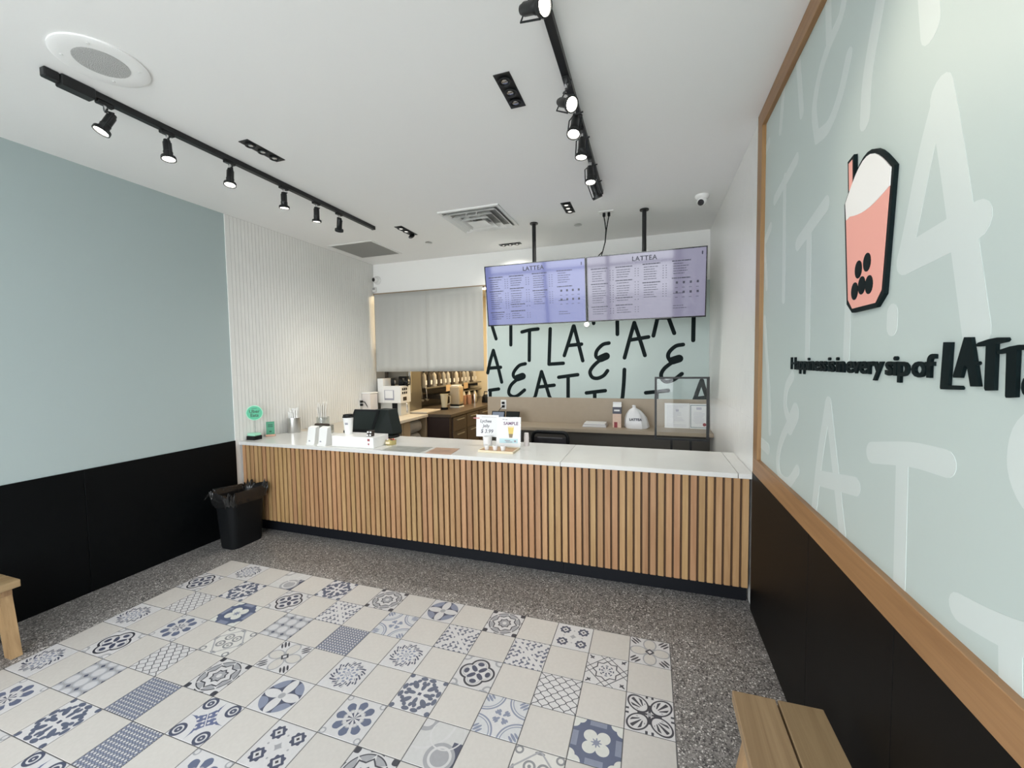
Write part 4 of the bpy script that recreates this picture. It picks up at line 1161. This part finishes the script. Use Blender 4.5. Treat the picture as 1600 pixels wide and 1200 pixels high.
# poster holder
ps = thing('sample_poster', 'white sample poster with a yellow drink in a clear stand', 'poster', (-1.18, .83, ZT))
Mp = frame_m((-1.284, .815, ZT+.011), (1, .10, 0), (0, .10, 1)) @ Matrix.Diagonal((.89, .87, 1, 1))
B().box(0, .225, -.012, .275, -.008, -.003, M=Mp).obj('clear_stand', 'clear_plastic', ps)
B().box(0, .225, -.012, -.006, -.055, -.008, M=Mp).obj('stand_foot', 'clear_plastic', ps)
pp = B().box(0, .222, -.008, .272, -.003, 0, M=Mp).obj('sheet', 'paper', ps)
text('lettering', 'SAMPLE', .040, Mp @ Matrix.Translation((.133, .215, .0006)), 'ink_purple', pp, offset=.001)
B().box(.055, .075, .251, .256, 0, .0008, M=Mp).box(.082, .10, .248, .254, 0, .0008, M=Mp).obj('handwriting', 'ink_grey', pp)
dr = B(); dr._new([Mp @ Vector(p) for p in ((.115, .12, .001), (.155, .12, .001), (.161, .178, .001), (.107, .178, .001))], [(0, 1, 2, 3)]); dr.obj('printed_drink', 'amber', pp)
dr = B(); dr._new([Mp @ Vector(p) for p in ((.121, .085, .001), (.149, .085, .001), (.155, .12, .001), (.115, .12, .001))], [(0, 1, 2, 3)]); dr.obj('printed_pearls', 'brown_drink', pp)
B().box(.104, .164, .178, .192, 0, .001, M=Mp).obj('printed_foam', 'tray_rim', pp)
B().box(.03, .20, .035, .075, 0, .0008, M=Mp).obj('print_band', 'cyan_print', pp)
B().box(.08, .13, .055, .063, .0008, .0014, M=Mp).box(.09, .15, .042, .049, .0008, .0014, M=Mp).box(.165, .185, .045, .062, .0008, .0014, M=Mp).obj('print_lines', 'ink_grey', pp)
# hand written sign on a stand
hs = thing('handwritten_sign', 'handwritten white paper price sign on a small holder beside the sample poster', 'sign', (-1.39, .90, ZT))
Mh = frame_m((-1.497, .905, ZT+.070), (1, .02, 0), (0, .05, 1))
hp = B().box(0, .2, 0, .183, -.002, 0, M=Mh).obj('sheet', 'paper', hs)
B().box(.075, .13, -.068, .02, -.03, -.003, M=Mh).obj('card_stand', 'paper_print', hs)
for s_, x, y, z_ in (('Lychee', .085, .130, .036), ('Jelly', .088, .090, .036), ('$ 3.99', .095, .045, .044)):
    text('lettering', s_, z_, Mh @ Matrix.Translation((x, y, .0005)), 'ink', hp, shear=.15, offset=.0006)
B().box(-.025, .03, .150, .158, -.001, .003, M=Mh).obj('clip', mat('clip_pink', (.62, .25, .24), .5), hs)
B().box(.05, .18, .164, .166, 0, .001, M=Mh).obj('tape_line', 'ink_grey', hp)
sc_ = (-1.36, .80, ZT)
sq_ = thing('white_canister', 'white paper container under the handwritten price sign', 'container', (-1.375, .855, ZT))
B().lathe([(.001, 0), (.034, 0), (.038, .085), (.036, .085), (.032, .004), (.001, .004)], None, 24, (-1.375, .855, ZT)).obj('container_wall', 'paper', sq_, smooth=True)
# paper cup by itself
pc = thing('paper_cup', 'small plain pinkish white paper cup stack beside the sample poster', 'cup', (-1.072, .965, ZT))
for k in range(3):
    B().lathe([(.001, .028*k), (.022, .028*k), (.018, .028*k+.05), (.001, .028*k+.05)], None, 18, (-1.072, .965, ZT)).obj('nested_cup', mat('cup_pink', (.72, .66, .64), .6), pc, smooth=True)

# ------------------------------------------------------------------ behind the counter
# black framed screen stand
st = thing('frame_stand', 'black metal frame holding a clear panel on two legs behind the counter', 'frame', (.15, 1.5, 0))
x0, x1, z0, z1 = -.066, .367, .825, 1.37
b = B()
b.box(x0, x0+.018, 1.49, 1.51, z0, z1).box(x1-.022, x1, 1.49, 1.51, z0, z1).box(x0+.018, x1-.022, 1.49, 1.51, z1-.016, z1).box(x0+.018, x1-.022, 1.49, 1.51, z0, z0+.016)
b.obj('frame', 'black_metal', st)
B().box(x0+.018, x1-.022, 1.498, 1.502, z0+.016, z1-.016).obj('clear_panel', 'clear_sheet', st)
for x in (.072, .225): B().box(x-.009, x+.009, 1.49, 1.51, .02, z0).obj('leg', 'black_metal', st)
B().box(0.0, .30, 1.38, 1.62, 0, .02).obj('foot_plate', 'black_metal', st)
# things on the back shelf
ZS = .79
nb = thing('paper_stack', 'short stack of white paper lying on the back shelf', 'paper', (-.62, 2.36, ZS))
for k in range(4): B().box(-.815+.006*k, -.555-.004*k, 2.26, 2.44, ZS+.011*k, ZS+.011*k+.010, bev=.002).obj('booklet', 'paper' if k % 2 else 'paper_print', nb)
ct = thing('drink_carton', 'printed gable-top drink carton standing on the back shelf', 'carton', (-0.445, 2.35, ZS))
B().box(-0.490, -0.400, 2.30, 2.39, ZS, ZS+.205, bev=.002).obj('carton_body', mat('carton_pale', (.74, .55, .44), .5, var=.15, vscale=30), ct)
b = B(); b.prism([(-0.490, 2.30, ZS+.205), (-0.490, 2.39, ZS+.205), (-0.490, 2.345, ZS+.255)], (.09, 0, 0)); b.obj('gable', 'paper', ct)
B().box(-0.490, -0.400, 2.343, 2.347, ZS+.25, ZS+.275).obj('top_seal', 'paper', ct)
B().box(-0.491, -0.399, 2.2985, 2.392, ZS+.15, ZS+.222).obj('dark_band', 'ink', ct)
B().box(-0.475, -0.415, 2.2975, 2.299, ZS+.178, ZS+.196).obj('band_print', 'paper', ct)
B().box(-0.475, -0.440, 2.2985, 2.3005, ZS+.0, ZS+.06).obj('red_print', 'ink_red', ct)
bgx = thing('carrier_bag', 'tied white plastic carrier bag on the back shelf', 'bag', (-.24, 2.33, ZS))
b = B(); rings = []; rn = random.Random(4)
prof = [(0, .92), (.015, 1.0), (.06, .97), (.11, .88), (.15, .74), (.18, .55), (.20, .36), (.214, .18), (.224, .12), (.238, .16), (.246, .08)]
for j, (z, k) in enumerate(prof):
    ring = []
    for i in range(28):
        a = 2*PI*i/28; w_ = 1+.06*math.sin(a*5+j*.4)+.05*math.sin(a*9-j*.5)+rn.uniform(-.03, .03)
        ring.append((-.24+.125*k*w_*math.cos(a)-.03*(z/.25), 2.33+.095*k*w_*math.sin(a), ZS+z))
    rings.append(ring)
loft(b, rings); b.bm.verts.ensure_lookup_table(); b.bm.faces.new([b.bm.verts[i] for i in range(28)][::-1]); b.bm.faces.new([b.bm.verts[len(b.bm.verts)-28+i] for i in range(28)])
bo = b.obj('bag_body', 'bag_film', bgx, smooth=True)
text('bag_print', 'LATTEA', .036, frame_m((-.25, 2.2385, ZS+.10), (1, 0, 0), (0, .05, 1)), 'ink', bgx, ext=.006, offset=.001)
# certificates
cf = thing('certificate_sheet', 'pale printed licence sheet propped on the back shelf', 'document', (.14, 2.47, ZS))
Mc = frame_m((.045, 2.40, ZS+.001), (1, 0, 0), (0, .12, 1))
cs_ = B().box(0, .245, 0, .265, -.003, 0, M=Mc).obj('sheet', 'paper', cf)
b = B(); rn = random.Random(2)
for k in range(16):
    y_ = .02+k*.0145; b.box(.02, .02+rn.uniform(.06, .2), y_, y_+.003, 0, .0007, M=Mc)
b.box(.11, .14, .175, .2, 0, .0007, M=Mc); b.obj('print_lines', mat('print_faint', (.55, .54, .62), .6), cs_)
cf2 = thing('certificate_sheet', 'bordered certificate with a red seal propped on the back shelf', 'document', (.37, 2.47, ZS))
Mc = frame_m((.292, 2.395, ZS+.001), (1, 0, 0), (0, .12, 1))
cs2 = B().box(0, .188, 0, .262, -.003, 0, M=Mc).obj('sheet', 'paper', cf2)
b = B()
for q_ in ((.008, .172, .012, .017), (.008, .172, .243, .248), (.008, .013, .017, .243), (.167, .172, .017, .243)): b.box(*q_, 0, .0008, M=Mc)
b.obj('border', mat('teal_ink', (.06, .14, .15), .6), cs2)
b = B()
for k in range(9): b.box(.03+rn.uniform(0, .02), .15-rn.uniform(0, .03), .06+k*.014, .063+k*.014, 0, .0007, M=Mc)
b.box(.065, .115, .20, .225, 0, .0007, M=Mc); b.obj('print_lines', 'print_faint', cs2)
B().lathe([(.001, 0), (.017, 0), (.017, .001), (.001, .001)], Mc @ Matrix.Translation((.142, .045, 0)), 20).obj('seal', 'ink_red', cs2)
# socket on the splashback with cable
def outlet(label, M, plugs):
    t = thing('wall_outlet', label, 'outlet', M.translation)
    B().box(-.036, .036, -.058, .058, 0, .006, bev=.002, M=M).obj('cover_plate', 'white_plastic', t)
    for y_ in (-.022, .022):
        if plugs: B().box(-.016, .016, y_-.014, y_+.014, .006, .032, bev=.003, M=M).obj('plug', 'black_plastic', t)
        else: B().box(-.016, .016, y_-.014, y_+.014, .006, .008, bev=.0008, M=M).obj('socket_face', 'white_gloss', t)
    return t
p = at(787, 632, 1, YB-.028)
ou = outlet('white double socket with black plugs on the tan splashback', frame_m(p, (1, 0, 0), (0, 0, 1)), True)
B().tube([p+Vector((0, -.03, -.022)), p+Vector((-.03, -.05, -.05)), p+Vector((-.07, -.06, -.12)), p+Vector((-.08, -.08, -.20))], .004).obj('cord', 'black_plastic', ou, smooth=True)
p = at(563, 630, 0, XL+.006)
ou = outlet('white double socket with black plugs on the white tiled wall behind the till', frame_m(p, (0, -1, 0), (0, 0, 1)) if False else frame_m(p, (0, 1, 0), (0, 0, 1)), True)
B().tube([p+Vector((.03, .0, .02)), p+Vector((.06, .01, .015)), p+Vector((.09, .03, -.05)), p+Vector((.10, .04, -.15)), p+Vector((.08, .02, -.188))], .005).obj('cord', 'black_plastic', ou, smooth=True)
# two small tablets on the shelf behind the signs
for x, lab, scr in ((-1.80, 'black tablet with a lit grey screen standing on the back shelf', 'screen_tablet'), (-1.62, 'black dark-faced tablet standing on the back shelf', 'screen_dark')):
    t = thing('tablet', lab, 'tablet', (x, 2.25, ZS))
    Mt = frame_m((x-.085, 2.22, ZS+.004), (1, 0, 0), (0, .3, 1))
    B().box(0, .165, 0, .155, -.012, 0, bev=.004, M=Mt).obj('tablet_body', 'black_plastic', t)
    B().box(.012, .153, .012, .143, 0, .0015, M=Mt).obj('screen', scr, t)
    B().box(.07, .095, .022, .1, -.06, -.05, M=Mt).box(.07, .095, .022, .034, -.06, -.012, M=Mt).obj('stand', 'black_plastic', t)
# office chair tucked behind the counter
ch = thing('swivel_chair', 'black swivel chair with a framed backrest behind the counter', 'chair', (-1.0, 1.55, 0))
cx, cy = -1.0, 1.50
b = B(); pr = [(cx-.15+x, z) for x, z in ()]
R_ = []
for sx, a0 in ((1, 0), (-1, PI/2)):
    for k in range(7):
        a = a0+PI/2*k/6; R_.append((cx+sx*.12+.05*math.cos(a), .80+.05*math.sin(a)))
fr_ = [(cx+.17, cy, .52)]+[(x, cy, z) for x, z in R_]+[(cx-.17, cy, .52)]
B().tube(fr_, .017, 10, True).obj('back_frame', 'black_plastic', ch, smooth=True)
B().box(cx-.155, cx+.155, cy-.006, cy+.006, .53, .80).obj('backrest', mat('chair_mesh', (.03, .028, .032), .8), ch)
B().box(cx-.12, cx+.12, cy-.012, cy-.002, .793, .802).obj('label_strip', mat('strip_grey', (.12, .11, .12), .5), ch)
B().box(cx-.2, cx+.2, cy+.02, cy+.43, .42, .48, bev=.02, seg=3).obj('seat', 'black_plastic', ch, smooth=True)
B().tube([(cx, cy, .55), (cx, cy+.0, .45), (cx, cy+.06, .41), (cx, cy+.2, .41)], .018).obj('back_bracket', 'black_metal', ch, smooth=True)
B().cyl((cx, cy+.22, .09), (cx, cy+.22, .42), .025).obj('gas_column', 'black_metal', ch, smooth=True)
for k in range(5):
    a = 2*PI*k/5
    e = Vector((cx+.24*math.cos(a), cy+.22+.24*math.sin(a), .065))
    B().tube([(cx, cy+.22, .11), e], [.022, .014]).obj('base_arm', 'black_plastic', ch, smooth=True)
    B().cyl(e+Vector((-.012, 0, -.035)), e+Vector((.012, 0, -.035)), .03, n=16).obj('castor', 'black_plastic', ch, smooth=True)

# ------------------------------------------------------------------ left return counter and kitchen
ZK = .82
rc = thing('return_counter', 'beige topped side counter along the white tiled wall into the kitchen', 'counter', (-3.35, 1.9, 0))
B().box(XL+.008, -3.0, 1.102, 2.70, .782, ZK, bev=.003).obj('counter_top', 'beige_top', rc)
B().box(XL+.008, -3.03, 1.102, 2.10, 0, .782).obj('cupboard', mat('olive_front', (.15, .13, .095), .5), rc)
B().box(XL+.008, -3.025, 2.10, 2.13, 0, .782).obj('divider_panel', mat('panel_tan', (.36, .27, .17), .5), rc)
B().box(XL+.008, -3.02, 2.13, 2.28, 0, .782).obj('door_panel', 'panel_tan', rc)
B().box(XL+.008, -3.02, 2.67, 2.70, 0, .782).obj('end_panel', 'panel_tan', rc)
B().box(XL+.008, -3.05, 2.28, 2.67, .04, .07).obj('bay_shelf', 'panel_tan', rc)
for k, (z, dy, m) in enumerate(((.075, .0, 'tan'), (.249, .01, 'sack'), (.423, -.01, 'sack'), (.597, .01, 'sack'))):
    b = B(); rings = []; rn = random.Random(k+20)
    for j, (zz, kk) in enumerate(((0, .82), (.03, .98), (.08, 1.0), (.13, .95), (.16, .78))):
        rings.append([(-3.25+.20*kk*x*(1+rn.uniform(-.03, .03)), 2.475+dy+.17*kk*y*(1+rn.uniform(-.03, .03)), z+zz+rn.uniform(-.004, .004)) for x, y in rrect(1, 1, .35, 4)])
    n = loft(b, rings); b.bm.verts.ensure_lookup_table(); N_ = len(b.bm.verts)
    b.bm.faces.new([b.bm.verts[i] for i in range(n)][::-1]); b.bm.faces.new([b.bm.verts[N_-n+i] for i in range(n)])
    o = b.obj('ingredient_sack', 'sack' if k else mat('sack_pink', (.52, .38, .30), .7, bump=.6, bscale=30, var=.3, vscale=20), smooth=True)
    tag(o, ['lumpy pinkish sack at the bottom of the side counter bay', 'grey sack second from bottom in the side counter bay', 'grey sack third from bottom in the side counter bay', 'grey sack topmost in the side counter bay'][k], 'sack', 'sacks in the side counter bay')
# cup sealing machine
ms = thing('sealing_machine', 'white cup sealing machine with two black film reels on the side counter', 'machine', (-3.44, 2.6, ZK))
B().box(-3.60, -3.28, 2.47, 2.69, ZK, ZK+.17, bev=.004).obj('lower_body', mat('grey_white', (.58, .58, .55), .4), ms)
B().box(-3.62, -3.53, 2.44, 2.69, ZK+.17, ZK+.50, bev=.004).obj('side_cover', 'white_plastic', ms)
B().box(-3.53, -3.26, 2.44, 2.69, ZK+.17, ZK+.40, bev=.004).obj('upper_body', 'white_plastic', ms)
B().box(-3.40, -3.33, 2.45, 2.60, ZK+.02, ZK+.17).obj('cup_recess', 'black_plastic', ms)
B().box(-3.51, -3.36, 2.4375, 2.4405, ZK+.21, ZK+.345).obj('notice_sticker', mat('sticker', (.30, .31, .38), .5), ms)
B().box(-3.50, -3.375, 2.436, 2.4385, ZK+.235, ZK+.34).obj('notice_face', 'paper', ms)
for i in range(3):
    for j in range(2): B().box(-3.2605, -3.256, 2.48+.045*i, 2.505+.045*i, ZK+.29+.05*j, ZK+.32+.05*j).obj('button', 'black_plastic', ms)
B().box(-3.2605, -3.256, 2.50, 2.58, ZK+.2, ZK+.25).obj('display', 'dark_brown', ms)
B().tube([(-3.26, 2.54, ZK+.16), (-3.22, 2.52, ZK+.17), (-3.20, 2.50, ZK+.13), (-3.20, 2.50, ZK+.04)], .012).obj('chrome_spout', 'chrome', ms, smooth=True)
for x, y, r in ((-3.45, 2.55, .055), (-3.36, 2.60, .07), (-3.28, 2.62, .066)):
    o = B().cyl((x-.02, y-.012, ZK+.45), (x+.02, y+.012, ZK+.45), r, n=28).obj('film_reel', 'black_plastic', ms, smooth=True)
    B().cyl((x+.02, y-.0, ZK+.45), (x+.03, y+.014, ZK+.45), r*.45, n=20).obj('reel_hub', 'steel', o, smooth=True)
B().box(-3.37, -3.25, 2.58, 2.64, ZK+.50, ZK+.525).obj('top_arm', 'black_plastic', ms)
B().box(-3.37, -3.26, 2.60, 2.66, ZK+.40, ZK+.45).obj('reel_mount', 'black_plastic', ms)
# paper towel box
pt = thing('towel_dispenser', 'tall white paper towel box by the sealing machine', 'dispenser', (-3.61, 2.28, ZK))
B().box(-3.69, -3.56, 2.2, 2.36, ZK, ZK+.31, bev=.006).obj('box_body', mat('pinkish', (.70, .66, .64), .5), pt)
B().box(-3.692, -3.555, 2.198, 2.362, ZK+.31, ZK+.33, bev=.004).obj('box_lid', 'white_plastic', pt)
wp_ = B().grid(lambda s, t: (-3.28+.2*s+.02*math.sin(t*7), 1.62+.22*t, ZK+.012+.02*math.sin(s*7+t*5)*math.sin(t*9)+.012*math.sin(s*17)), 14, 14).obj('cleaning_cloth', 'white_plastic', smooth=True)
wp_.location.z += .026
wp_.modifiers.new('cloth', 'SOLIDIFY').thickness = .004
tag(wp_, 'crumpled white cloth on the beige side counter', 'cloth')

cb = tag(B().box(-3.33, -3.04, 2.73, 3.13, ZK+.0005, ZK+.022, bev=.004).obj('cutting_board', 'beige_top'), 'pale cutting board at the near end of the brown kitchen worktop', 'cutting board')
# dark kitchen cabinets along the depth
kc = thing('kitchen_cabinet', 'dark brown kitchen drawer cabinet with a brown worktop beyond the opening', 'cabinet', (-3.2, 3.9, 0))
B().box(XL+.008, -2.69, 2.72, 5.55, .0, .775).obj('carcass', 'kitchen_cab_end', kc)
B().box(XL+.008, -2.66, 2.71, 5.58, .778, ZK, bev=.003).obj('worktop', mat('brown_top', (.075, .055, .038), .35, var=.25, vscale=6), kc)
yy = 2.80
while yy < 5.4:
    for z0_, z1_ in ((.10, .33), (.335, .56), (.565, .765)):
        d = B().box(-2.692, -2.672, yy, yy+.44, z0_, z1_, bev=.002).obj('drawer_front', 'kitchen_cab', kc)
        B().box(-2.672, -2.655, yy+.1, yy+.34, z1_-.05, z1_-.038).obj('handle', 'steel', d)
    yy += .46
sb = struct(B().box(XL+.004, XL+.03, 2.72, 5.58, ZK, 2.3).obj('wall_kitchen_splashback', mat('dark_splash', (.06, .048, .038), .4)))
for z_, lab in ((1.14, 'upper steel wall shelf carrying the pump bottles in the kitchen'), (1.0, 'lower steel wall shelf under the pump bottles in the kitchen')):
    k0 = 3.30 if z_ > 1.1 else 3.75
    t = thing('wall_shelf', lab, 'shelf', (-3.55, 4.4, z_))
    B().box(XL+.03, -3.38, k0, 5.5, z_-.02, z_, bev=.002).obj('shelf_board', 'brushed_steel', t)
    for y_ in (k0+.1, 4.4, 5.4): B().box(XL+.03, -3.42, y_-.008, y_+.008, z_-.08, z_-.02).obj('shelf_bracket', 'brushed_steel', t)
# pump bottles
ORD = 'first second third fourth fifth sixth seventh eighth ninth tenth eleventh twelfth thirteenth'.split()
rn = random.Random(12)
tops = [(.42, .40, .36), (.06, .05, .04), (.50, .47, .42), (.10, .075, .05), (.36, .34, .30)]
for k in range(13):
    y_ = 3.42+k*.163; col = tops[k % 5]; mname = 'bottle_%d' % (k % 5)
    mat(mname, col, .35)
    t = thing('pump_bottle', 'syrup pump bottle on the kitchen shelf, %s from the steel cupboard' % ORD[k], 'bottle', (-3.48, y_, 1.14), 'pump bottles on the kitchen shelf')
    B().lathe([(.001, 0), (.036, 0), (.038, .01), (.038, .17), (.03, .2), (.014, .22), (.014, .235), (.001, .235)], None, 16, (-3.48, y_, 1.14)).obj('bottle_body', mname, t, smooth=True)
    B().lathe([(.001, .235), (.017, .235), (.017, .26), (.006, .262), (.006, .30), (.001, .30)], None, 12, (-3.48, y_, 1.14)).obj('pump_cap', 'black_plastic', t, smooth=True)
    B().tube([(-3.48, y_, 1.44), (-3.44, y_, 1.45), (-3.40, y_, 1.43)], .006).obj('pump_spout', 'black_plastic', t, smooth=True)
    B().box(-3.443, -3.438, y_-.024, y_+.024, 1.18, 1.25).obj('bottle_label', 'paper', t)
# note cards hung on the shelf edge
for y_, lab in ((4.05, 'pale card taped to the kitchen shelf edge beside the tan dispenser'), (4.75, 'yellowish card taped to the kitchen shelf edge further along')):
    tag(B().box(-3.380, -3.377, y_-.09, y_+.09, 1.04, 1.15).obj('shelf_card', 'tan'), lab, 'card')
# stainless tall unit near the sealing machine
ss = thing('steel_cupboard', 'tall brushed steel cupboard behind the sealing machine', 'cupboard', (-3.5, 2.92, ZK))
B().box(XL+.032, -3.36, 2.76, 3.12, ZK, 1.95, bev=.004).obj('cupboard_body', 'brushed_steel', ss)
d = B().box(-3.36, -3.345, 2.77, 3.11, ZK+.02, 1.93, bev=.003).obj('cupboard_door', 'brushed_steel', ss)
B().box(-3.345, -3.325, 2.80, 2.815, 1.1, 1.5).obj('door_handle', 'chrome', d)
# hanging ladles
for k, y_ in enumerate((3.18, 3.32)):
    t = thing('ladle', 'long-handled steel ladle hanging beside the steel cupboard', 'ladle', (-3.40, y_, 1.12), 'hanging ladles')
    B().tube([(-3.40, y_, 1.16), (-3.385, y_, 1.13), (-3.385, y_+.02, .98)], .005).obj('ladle_handle', 'steel', t, smooth=True)
    B().lathe([(.001, -.03), (.02, -.024), (.032, 0), (.030, 0), (.018, -.02), (.001, -.026)], None, 16, (-3.385, y_+.02, .965)).obj('ladle_bowl', 'steel', t, smooth=True)
    B().cyl((XL+.03, y_, 1.16), (-3.39, y_, 1.16), .004).obj('hook', 'steel', t)
# blender jug, tan dispenser, shakers, kettle
bj = thing('tall_jug', 'tall cream serving jug standing on the brown kitchen worktop', 'jug', (-3.05, 3.27, ZK))
B().lathe([(.001, 0), (.055, 0), (.058, .03), (.03, .035), (.001, .035)], None, 20, bj.location).obj('jug_base', 'black_plastic', bj, smooth=True)
Mj = Matrix.Translation(bj.location+Vector((0, 0, .033))) @ Matrix.Rotation(.0, 4, 'Y')
B().lathe([(.001, 0), (.04, 0), (.06, .20), (.057, .20), (.038, .004), (.001, .004)], Mj, 20).obj('jug_wall', mat('jug_cream', (.62, .57, .42), .4), bj, smooth=True)
B().tube([Mj @ Vector(p) for p in ((.055, 0, .18), (.10, 0, .17), (.10, 0, .06), (.046, 0, .04))], .009).obj('jug_handle', 'steel', bj, smooth=True)
td = thing('tea_dispenser', 'tall cream and tan drink dispenser on the brown kitchen worktop', 'dispenser', (-3.0, 3.58, ZK))
B().box(-3.08, -2.91, 3.49, 3.67, ZK, ZK+.025, bev=.004).obj('dispenser_foot', 'white_plastic', td)
B().box(-3.07, -2.92, 3.50, 3.66, ZK+.025, ZK+.05).obj('plinth', 'black_plastic', td)
B().box(-3.075, -2.915, 3.495, 3.665, ZK+.05, ZK+.33, bev=.015, seg=3).obj('tank', mat('dispenser_cream', (.52, .44, .32), .4), td, smooth=True)
B().box(-2.917, -2.911, 3.53, 3.63, ZK+.09, ZK+.28).obj('front_panel', 'tan', td)
B().box(-3.06, -2.93, 3.51, 3.65, ZK+.33, ZK+.352, bev=.006).obj('tank_lid', 'white_plastic', td)
for k, (x, y_) in enumerate(((-3.06, 3.98), (-3.02, 4.10), (-2.97, 4.22))):
    t = thing('shaker', ['copper shaker on the brown kitchen worktop beside the tan dispenser', 'copper shaker on the brown kitchen worktop beside the chrome one', 'chrome shaker on the brown kitchen worktop'][k], 'shaker', (x, y_, ZK), 'steel shakers')
    B().lathe([(.001, 0), (.038, 0), (.045, .14), (.042, .16), (.001, .16)], None, 18, (x, y_, ZK)).obj('shaker_body', 'copper' if k < 2 else 'chrome', t, smooth=True)
    B().lathe([(.001, .16), (.036, .16), (.022, .2), (.016, .22), (.001, .222)], None, 18, (x, y_, ZK)).obj('shaker_cap', 'chrome', t, smooth=True)
kt = thing('kettle', 'black kettle at the far end of the brown kitchen worktop', 'kettle', (-2.83, 4.40, ZK))
B().lathe([(.001, 0), (.075, 0), (.078, .02), (.066, .11), (.04, .14), (.001, .145)], None, 24, kt.location).obj('kettle_body', 'black_plastic', kt, smooth=True)
B().tube([kt.location+Vector(p) for p in ((-.04, 0, .135), (-.03, 0, .19), (.05, 0, .19), (.065, 0, .1))], .009).obj('kettle_handle', 'black_plastic', kt, smooth=True)
B().tube([kt.location+Vector(p) for p in ((0, -.07, .05), (0, -.11, .1), (0, -.125, .12))], [.014, .01, .008]).obj('kettle_spout', 'black_plastic', kt, smooth=True)
# kitchen ceiling fixture (warm)
kl = thing('kitchen_ceiling_lamp', 'warm lit ceiling lamp inside the kitchen', 'lamp', (-2.7, 4.0, ZC))
B().box(-2.95, -2.45, 3.4, 4.6, ZC-.05, ZC, bev=.006).obj('lamp_housing', 'white_plastic', kl)
B().box(-2.93, -2.47, 3.42, 4.58, ZC-.058, ZC-.05).obj('lamp_diffuser', mat('warm_glow', (1, .9, .7), .5, emit=(1, .80, .50), estr=7.), kl)
L = bpy.data.lights.new('kitchen_lamp', 'AREA'); L.shape = 'RECTANGLE'; L.size = .46; L.size_y = 1.1; L.energy = 24; L.color = (1, .80, .52)
lo = bpy.data.objects.new('kitchen_lamp', L); COL.objects.link(lo); lo.parent = kl; lo.location = (0, 0, -.07)
